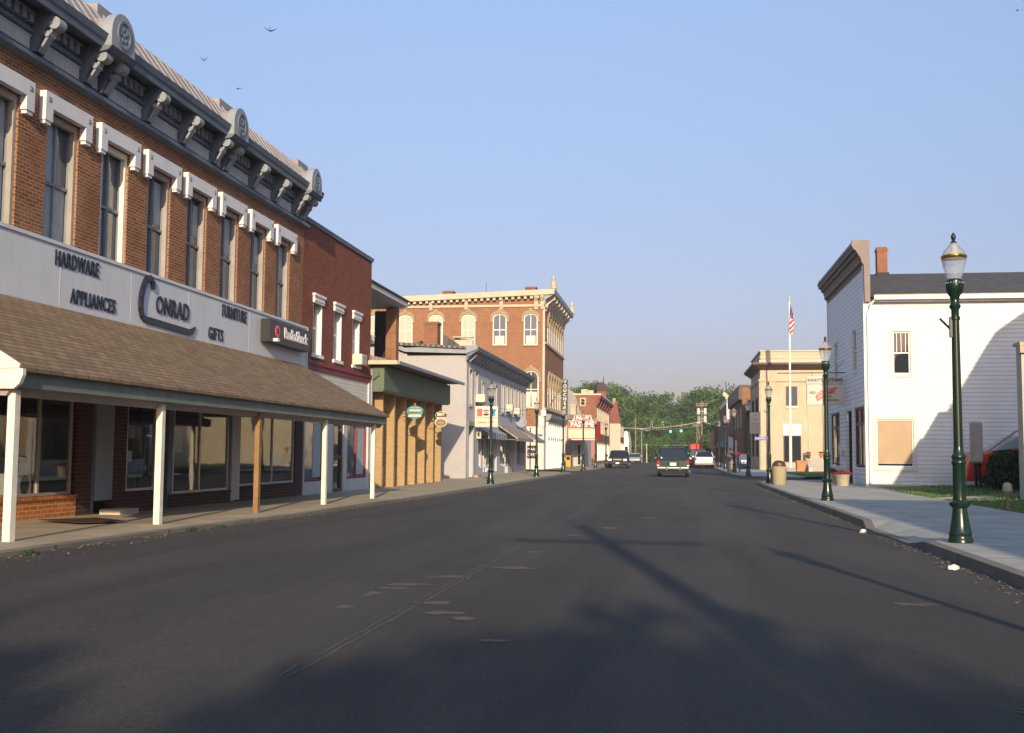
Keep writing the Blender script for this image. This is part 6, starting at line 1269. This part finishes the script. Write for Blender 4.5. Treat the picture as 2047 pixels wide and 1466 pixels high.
# ------------------------------------------------------------------ vehicles
def ring(y, hw, zb, zt, top=.94, tuck=.94):
    P = [(-hw*tuck, zb), (-hw, zb+(zt-zb)*.25), (-hw, zb+(zt-zb)*.6), (-hw*.985, zt-.05), (-hw*top, zt)]
    return [(x, y, z) for x, z in P]+[(-x, y, z) for x, z in P[::-1]]
def car(name, label, cx, cy, heading, paintm, L, Wd, prof, cabin, roofm=None, wheel=.33, trim='chrome', front=False, plate=True, group=None, zbase=0.0, cat='car'):
    """prof: (y along from rear 0..L, zbottom, ztop, widthscale); cabin: (y, zbelt, zroof, wbelt, wroof)"""
    t = thing(name, (cx, cy, zbase), label, cat, group); hw = Wd/2
    def put(mb):
        for i, v in enumerate(mb.v):
            x, y, z = v; mb.v[i] = (cx+x*heading, cy+y*heading, z+zbase)
        return mb
    g = MB(); g.loft([ring(y, hw*w_, zb, zt) for y, zb, zt, w_ in prof]); put(g).build('body', M[paintm], t, smooth=True)
    g = MB(); g.loft([[(-wb*hw, y, zb), (-wr*hw, y2, zr-.06), (-wr*hw*.86, y2, zr-.015), (wr*hw*.86, y2, zr-.015), (wr*hw, y2, zr-.06), (wb*hw, y, zb)] for y, y2, zb, zr, wb, wr in cabin]); put(g).build('windows', M['car_glass'], t, smooth=True)
    g = MB(); cs = [c for c in cabin if c[3]-c[2] > .2]
    g.loft([[(-wr*hw*1.01, y2, zr-.07), (-wr*hw*.93, y2, zr-.01), (-wr*hw*.5, y2, zr+.02), (wr*hw*.5, y2, zr+.02), (wr*hw*.93, y2, zr-.01), (wr*hw*1.01, y2, zr-.07)] for y, y2, zb, zr, wb, wr in cs]); put(g).build('roof', M[roofm or paintm], t, smooth=True)
    g = MB()
    for sx in (-1, 1):
        for (y, y2, zb, zr, wb, wr) in (cabin[1], cabin[-2]) if len(cabin) > 3 else (cabin[0], cabin[-1]): g.tube([(sx*wb*hw*1.0, y, zb), (sx*wr*hw*1.0, y2, zr-.05)], .045, 6)
        mid = cs[len(cs)//2]; g.tube([(sx*mid[4]*hw*1.005, mid[0], mid[2]), (sx*mid[5]*hw*1.0, mid[1], mid[3]-.05)], .035, 6)
    put(g).build('pillars', M[paintm], t)
    for sx in (-1, 1):
        for wy in (L*.19, L*.81):
            g = MB(); pts = [(.0, wheel*.6), (.0, wheel), (.2, wheel), (.2, wheel*.6)]
            g.tube([(sx*(hw-.21), wy, wheel), (sx*(hw-.01), wy, wheel)], wheel, 18); w_ = put(g).build('wheel', M['rubber'], t)
            g = MB(); g.tube([(sx*(hw-.009), wy, wheel), (sx*(hw+.004), wy, wheel)], wheel*.6, 12); put(g).build('rim', M['tin'], w_)
    for sx in (-1, 1):
        g = MB(); g.sphere((sx*(hw+.10), L*.68, cabin[-1][2]+.10), .11, 8, (1, .5, .8)); put(g).build('mirror', M['car_silver'] if name == 'minivan' else M[paintm], t)
    return t, put
# green minivan, seen from behind
HW = .95
t, put = car('minivan', 'dark green minivan with chrome bumper driving away in the middle of the road', -.17, 66.4, 1, 'car_green', 4.75, 1.9,
    [(0.02, .36, .60, .93), (0.05, .30, 1.02, .97), (.18, .25, 1.04, 1), (1.0, .24, 1.03, 1), (3.2, .24, 1.0, 1), (3.7, .25, .98, .99), (4.4, .27, .84, .94), (4.72, .34, .62, .82)],
    [(.07, .42, 1.03, 1.72, .96, .74), (.5, .6, 1.03, 1.755, .97, .77), (2.0, 2.0, 1.02, 1.77, .97, .78), (3.75, 2.9, 1.0, 1.70, .95, .77)], trim='chrome')
C_ = lambda u, n, z: (-.17+u, 66.4-n, z)
class FF:
    def __call__(s, u, n, z): return C_(u, n, z)
VF = FF()
g = MB(); g.extu(VF, [(-.1, .36), (.12, .40), (.15, .50), (.12, .60), (-.1, .62)], -.92, .92); bm_ = g.build('bumper', M['chrome'], t, bevel=.01)
g = MB(); g.box(VF, -.9, .9, .145, .16, .50, .535); [g.box(VF, x-.05, x+.05, .15, .175, .42, .62) for x in (-.38, .42)]; g.build('bumper_guard', M['cornice_gray'], bm_)
g = MB(); g.extu(VF, [(-.1, .22), (.08, .24), (.1, .38), (-.1, .39)], -.9, .9); g.build('lower_valance', M['black_paint'], t)
for sx in (-1, 1):
    g = MB(); g.box(VF, min(sx*.80, sx*.955), max(sx*.80, sx*.955), -.25, .005, .66, .98); tl = g.build('tail_light', M['tail_red'], t)
    g = MB(); g.box(VF, min(sx*.82, sx*.95), max(sx*.82, sx*.95), -.1, .012, .66, .72); g.build('reversing_light', M['plate'], tl)
g = MB(); g.box(VF, -.19, .19, -.03, .02, .68, .86); p_ = g.build('license_plate', M['plate'], t)
g = MB(); g.box(VF, -.36, .36, -.04, .012, .64, .90); g.box(VF, -.8, .8, -.04, .03, 1.0, 1.04); g.build('tailgate_trim', M['car_green'], t)
text_mb('RHG 482', VF, 0, .023, .77, .10, M['sign_blue'], p_, depth=.002)
g = MB(); g.box(VF, -.5, .3, -.10, -.06, 1.10, 1.13); g.build('wiper', M['black_paint'], t)
g = MB(); g.sphere((-.17-.68, 66.4+.08, 1.14), .055, 8); g.build('sticker', M['plate'], t)
# dark SUV facing us, parked left
t, put = car('parked_suv', 'dark grey sport utility car parked at the left kerb facing us', -5.42, 108.6, -1, 'car_dark', 4.7, 1.9,
    [(0.02, .45, .8, .9), (.2, .35, 1.0, .98), (1.2, .32, 1.02, 1), (3.0, .32, 1.03, 1), (3.3, .33, 1.05, .99), (4.4, .35, .98, .96), (4.7, .42, .8, .92)],
    [(.1, .4, 1.0, 1.62, .93, .78), (.6, .7, 1.02, 1.68, .94, .8), (2.0, 2.0, 1.02, 1.68, .94, .8), (3.3, 2.75, 1.05, 1.62, .93, .78)], wheel=.36)
fy0 = 108.6-4.7
g = MB(); g.box(FC(fy0), -5.42-.4, -5.42+.4, -.04, .02, .76, .88); g.build('grille', M['chrome'], t)
g = MB(); g.extu(FC(fy0), [(-.2, .38), (.08, .4), (.08, .58), (-.2, .6)], -5.42-.9, -5.42+.9); g.build('bumper', M['car_dark'], t)
for sx in (-1, 1): g = MB(); g.box(FC(fy0), -5.42+min(sx*.55, sx*.88), -5.42+max(sx*.55, sx*.88), -.1, .015, .70, .88); g.build('headlight', M['plate'], t)
g = MB(); g.box(FC(fy0), -5.42-.17, -5.42+.17, .08, .095, .42, .55); g.build('license_plate', M['plate'], t)
t, put = car('parked_sedan', 'silver sedan parked behind the dark sport utility car on the left', -5.75, 160.5, -1, 'car_silver', 4.6, 1.78,
    [(0.02, .4, .8, .88), (.3, .3, .98, .97), (1.0, .26, .98, 1), (3.2, .26, .95, 1), (4.3, .3, .82, .94), (4.6, .38, .66, .85)],
    [(.7, 1.2, .96, 1.38, .9, .7), (1.4, 1.5, .96, 1.44, .92, .72), (2.3, 2.3, .95, 1.46, .92, .72), (3.5, 2.8, .93, 1.38, .9, .7)], wheel=.31)
# white sedan / wagon parked right, from behind
t, put = car('parked_wagon', 'white car with a dark rear window parked on the right seen from behind', 2.72, 107.4, 1, 'car_white', 4.7, 1.86,
    [(0.02, .40, .80, .92), (0.10, .34, 1.08, .98), (.4, .28, 1.12, 1), (1.4, .26, 1.08, 1), (3.3, .26, 1.02, 1), (4.4, .3, .85, .95), (4.7, .38, .66, .86)],
    [(.5, 1.0, 1.10, 1.56, .9, .72), (1.2, 1.3, 1.08, 1.62, .92, .74), (2.4, 2.4, 1.04, 1.62, .92, .74), (3.5, 2.8, 1.02, 1.54, .9, .72)], roofm='car_dark')
WF = Fr((2.72, 107.4), (1, 0), (0, -1))
for sx in (-1, 1): g = MB(); g.box(WF, min(sx*.76, sx*.93), max(sx*.76, sx*.93), -.25, .0, .8, 1.02); g.build('tail_light', M['tail_red'], t)
g = MB(); g.extu(WF, [(-.1, .36), (.07, .38), (.07, .56), (-.1, .58)], -.9, .9); g.build('bumper', M['chrome'], t)
g = MB(); g.box(WF, -.26, .26, -.1, .02, .72, .92); g.build('license_plate', M['plate'], t)
t, put = car('parked_van', 'dark vehicle parked ahead of the white car, its roof just showing', 2.35, 118, 1, 'car_dark', 4.9, 1.95,
    [(0.02, .4, .9, .93), (.15, .3, 1.1, 1), (3.6, .28, 1.1, 1), (4.6, .32, .95, .95), (4.9, .4, .7, .88)],
    [(.1, .3, 1.1, 1.86, .95, .8), (1.0, 1.0, 1.1, 1.92, .95, .82), (2.4, 2.4, 1.1, 1.92, .95, .82), (3.8, 3.1, 1.1, 1.84, .95, .8)])
t, put = car('parked_hatchback', 'small silver and maroon car half hidden left of the white car', 1.75, 126, 1, 'car_maroon', 4.2, 1.75,
    [(0.02, .4, .8, .9), (.1, .3, .98, .98), (3.0, .26, .98, 1), (3.9, .3, .8, .94), (4.2, .38, .66, .85)],
    [(.1, .5, .98, 1.45, .92, .74), (.9, 1.0, .98, 1.5, .93, .75), (2.0, 2.0, .98, 1.5, .93, .75), (3.1, 2.5, .96, 1.42, .9, .72)], roofm='car_silver')
t, put = car('red_truck', 'tall red box truck standing far down the right side', 3.0, 165, 1, 'car_red', 6.5, 2.0,
    [(0.0, .5, 1.2, .98), (.05, .5, 1.25, 1), (4.4, .5, 1.25, 1), (5.9, .45, 1.2, .96), (6.5, .5, 1.0, .9)],
    [(4.6, 4.6, 1.2, 2.2, .93, .85), (4.9, 4.9, 1.2, 2.3, .93, .85), (5.3, 5.2, 1.2, 2.3, .93, .85), (5.9, 5.6, 1.2, 2.2, .93, .8)], wheel=.45, cat='truck')
g = MB(); g.wbox(2.1, 3.0-.03, 165.02, 169.4, 1.26, 2.85); g.wbox(3.03, 3.9, 165.02, 169.4, 1.26, 2.85); g.build('cargo_box', M['car_red'], t, bevel=.05)
# red car on the drive behind the hedge
t, put = car('red_car', 'red car parked behind the hedge beside the white store, mostly hidden', 12.2, 43.4, 1, 'car_red', 4.5, 1.8, [(0, .4, .7, .9), (.1, .3, .9, 1), (4.4, .3, .9, 1), (4.5, .4, .7, .9)], [(.5, .9, .9, 1.3, .9, .72), (1, 1.2, .9, 1.35, .9, .72), (2, 2, .9, 1.35, .9, .72), (3.4, 2.7, .9, 1.3, .9, .7)], zbase=.3) if False else (None, None)
t = thing('red_car', (12.6, 43.8, .3), 'red car parked behind the hedge beside the white store, mostly hidden', 'car')
RF = Fr((0, 43.0), (1, 0), (0, -1))
g = MB(); g.loft([[(x, 43.2+dy, .45), (x, 43.0+dy, .75), (x, 43.05+dy, zt-.08), (x, 43.2+dy, zt), (x, 44.6-dy, zt), (x, 44.75-dy, zt-.08), (x, 44.8-dy, .75), (x, 44.6-dy, .45)] for x, zt, dy in ((10.72, .95, .2), (10.8, 1.2, .08), (11.0, 1.50, .0), (11.5, 1.56, 0), (12.0, 1.60, 0), (12.4, 1.72, 0), (14.6, 1.72, 0), (15.2, 1.5, .1))]); g.build('body', M['car_red'], t, smooth=True)
g = MB(); g.loft([[(x, 43.1, zb), (x2, 43.25, zr), (x2, 44.55, zr), (x, 44.7, zb)] for x, x2, zb, zr in ((11.6, 12.35, 1.58, 2.1), (12.6, 12.8, 1.7, 2.2), (14.3, 14.0, 1.7, 2.2))]); g.build('windows', M['pane_grey'], t)
g = MB(); g.tube([(11.45, 43.1, 1.58), (12.5, 43.22, 2.32)], .05, 6); g.tube([(12.5, 43.22, 2.32), (14.0, 43.25, 2.36)], .05, 6); g.build('windscreen_pillar', M['jamb_tan'], t)
for x in (11.5, 14.2):
    g = MB(); g.tube([(x, 43.05, .62), (x, 43.25, .62)], .33, 16); g.build('wheel', M['rubber'], t)

# ------------------------------------------------------------------ people far down the right pavement
def person(x, y, label, top, face=0, z0=.13, stride=.12):
    t = thing('person', (x, y, z0), label, 'person', 'people on the right pavement')
    me = bpy.data.meshes.new('body')
    P = [(0, 0, .95, .13), (0, 0, 1.15, .13), (0, 0, 1.40, .15), (0, 0, 1.52, .06), (0, 0, 1.60, .085), (0, 0, 1.70, .09),
         (.19, 0, 1.42, .06), (.25, .02, 1.15, .045), (.24, -.08, .92, .035), (.24, -.10, .84, .03), (-.19, 0, 1.42, .06), (-.25, -.02, 1.15, .045), (-.24, .08, .92, .035), (-.24, .10, .84, .03),
         (.10, 0, .88, .09), (.11, stride, .50, .06), (.11, stride*1.3, .08, .045), (.11, stride*1.3-.14, .04, .04), (-.10, 0, .88, .09), (-.11, -stride, .50, .06), (-.11, -stride*1.3, .08, .045), (-.11, -stride*1.3-.14, .04, .04)]
    E_ = [(0, 1), (1, 2), (2, 3), (3, 4), (4, 5), (2, 6), (6, 7), (7, 8), (8, 9), (2, 10), (10, 11), (11, 12), (12, 13), (0, 14), (14, 15), (15, 16), (16, 17), (0, 18), (18, 19), (19, 20), (20, 21)]
    me.from_pydata([p[:3] for p in P], E_, []); o = bpy.data.objects.new('body', me); sc.collection.objects.link(o)
    md = o.modifiers.new('s', 'SKIN'); sv = me.skin_vertices[0].data
    for i, p in enumerate(P): sv[i].radius = (p[3], p[3]*.8)
    sv[0].use_root = True; o.modifiers.new('u', 'SUBSURF').levels = 1
    bpy.context.view_layer.update(); m2 = bpy.data.meshes.new_from_object(o.evaluated_get(bpy.context.evaluated_depsgraph_get())); bpy.data.objects.remove(o)
    for k in ('blue_cloth', top, 'skin'): m2.materials.append(M[k])
    for p in m2.polygons:
        c = p.center; p.material_index = 0 if c.z < 1.0 and abs(c.x) < .2 else 1 if c.z < 1.5 and not (abs(c.x) > .2 and c.z < 1.15) else 2; p.use_smooth = True
    b_ = bpy.data.objects.new('body', m2); sc.collection.objects.link(b_); b_.parent = t; t.rotation_euler = (0, 0, face); b_.rotation_euler = (0, 0, 0)
    h_ = MB(); h_.sphere((0, .015, 1.74), .105, 12, (1, 1.05, .95)); OFF[t.name] = Vector((0, 0, 0)); h_.build('hair', M['hair'], t, smooth=True); return t
person(5.0, 104.5, 'person in a pale top and dark trousers walking by the white parked car', 'white_cloth', .2)
person(5.55, 110, 'person in a tan top farther along the right pavement', 'planter_tan', 3.0)
t = thing('red_umbrella_sign', (4.45, 84, .13), 'small dark red flared street table on a post beside the far bin', 'street table')
g = MB(); g.lathe((4.35, 84, .13), [(.04, 0), (.04, 1.0), (.1, 1.05)], 8); g.build('post', M['brown_paint'], t)
g = MB(); g.lathe((4.35, 84, 1.15), [(.05, 0), (.5, .32), (.5, .36), (.04, .3)], 12); g.build('top', M['red_cloth'], t)

# ------------------------------------------------------------------ swallows in the sky
def bird(x, y, z, span, rise, tilt, yaw_, label, droop=0):
    t = thing('swallow', (x, y, z), label, 'bird', 'dark swallows in the sky')
    g = MB(); s_ = span/2
    body = [(.0, .10), (.015, .06), (.022, .0), (.016, -.06), (.004, -.12)]
    rings = []
    for r_, yy in body:
        rings.append([(r_*math.cos(2*math.pi*i/8)+.0, yy*span*1.4, r_*.9*math.sin(2*math.pi*i/8)) for i in range(8)])
    rings = [[(px_*span/.35+1e-4*i, py_, pz_*span/.35) for i, (px_, py_, pz_) in enumerate(q)] for q in rings]; g.loft(rings)
    for sx in (-1, 1):
        a = [(sx*.015, .03), (sx*s_*.45, .05), (sx*s_, -.06)]; b_ = [(sx*.015, -.03), (sx*s_*.45, -.01), (sx*s_, -.065)]
        zz = [0, rise*.45, rise*(1 if sx < 0 else .8)]; vs = [(p[0], p[1], z_) for p, z_ in zip(a, zz)]+[(p[0], p[1], z_-.008) for p, z_ in zip(b_, zz)]+[(p[0], p[1], z_-.01) for p, z_ in zip(a, zz)]
        g.add(vs, [(0, 1, 4, 3), (1, 2, 5, 4), (6, 7, 4, 3), (7, 8, 5, 4), (0, 1, 7, 6), (1, 2, 8, 7)])
    g.add([(0, -.10, 0), (-.03, -.2, 0), (.0, -.15, .004), (.03, -.2, 0)], [(0, 1, 2, 3)])
    mt = Matrix.Rotation(yaw_, 3, 'Z') @ Matrix.Rotation(tilt, 3, 'Y')
    g.v = [tuple(mt @ Vector(v)) for v in g.v]; OFF[t.name] = Vector((0, 0, 0)); g.build('body', M['bird'], t)
bird(-9.37, 24, 11.2, .31, .07, .03, .3, 'swallow gliding with spread wings, highest in the sky')
bird(-13.75, 30, 12.86, .27, .14, .0, .4, 'swallow with raised wings above the brick store roof')
bird(-12.64, 30, 11.95, .16, .03, -.3, 1.2, 'small swallow seen side on, lower right of the raised wing one')
bird(-5.1, 120, 8.0, .38, .03, .0, .2, 'tiny distant bird over the trees at the end of the street')
bird(12.6, 42, 17.9, .16, .0, .0, 1.3, 'tiny bird high in the right of the sky')

# ------------------------------------------------------------------ thin summer haze over the whole place
m = bpy.data.materials.new('haze_air'); m.use_nodes = True; nt = m.node_tree
for n in list(nt.nodes):
    if n.type != 'OUTPUT_MATERIAL': nt.nodes.remove(n)
pv = nt.nodes.new('ShaderNodeVolumePrincipled'); pv.inputs['Density'].default_value = .0004; pv.inputs['Color'].default_value = (.86, .90, 1, 1); pv.inputs['Anisotropy'].default_value = 0
nt.links.new(pv.outputs[0], nt.nodes['Material Output'].inputs['Volume'])
g = MB(); g.wbox(-120, 120, -70, 420, -1.1, 22); tag(g.build('haze', m), 'thin pale summer haze filling the street', 'haze', kind='stuff')
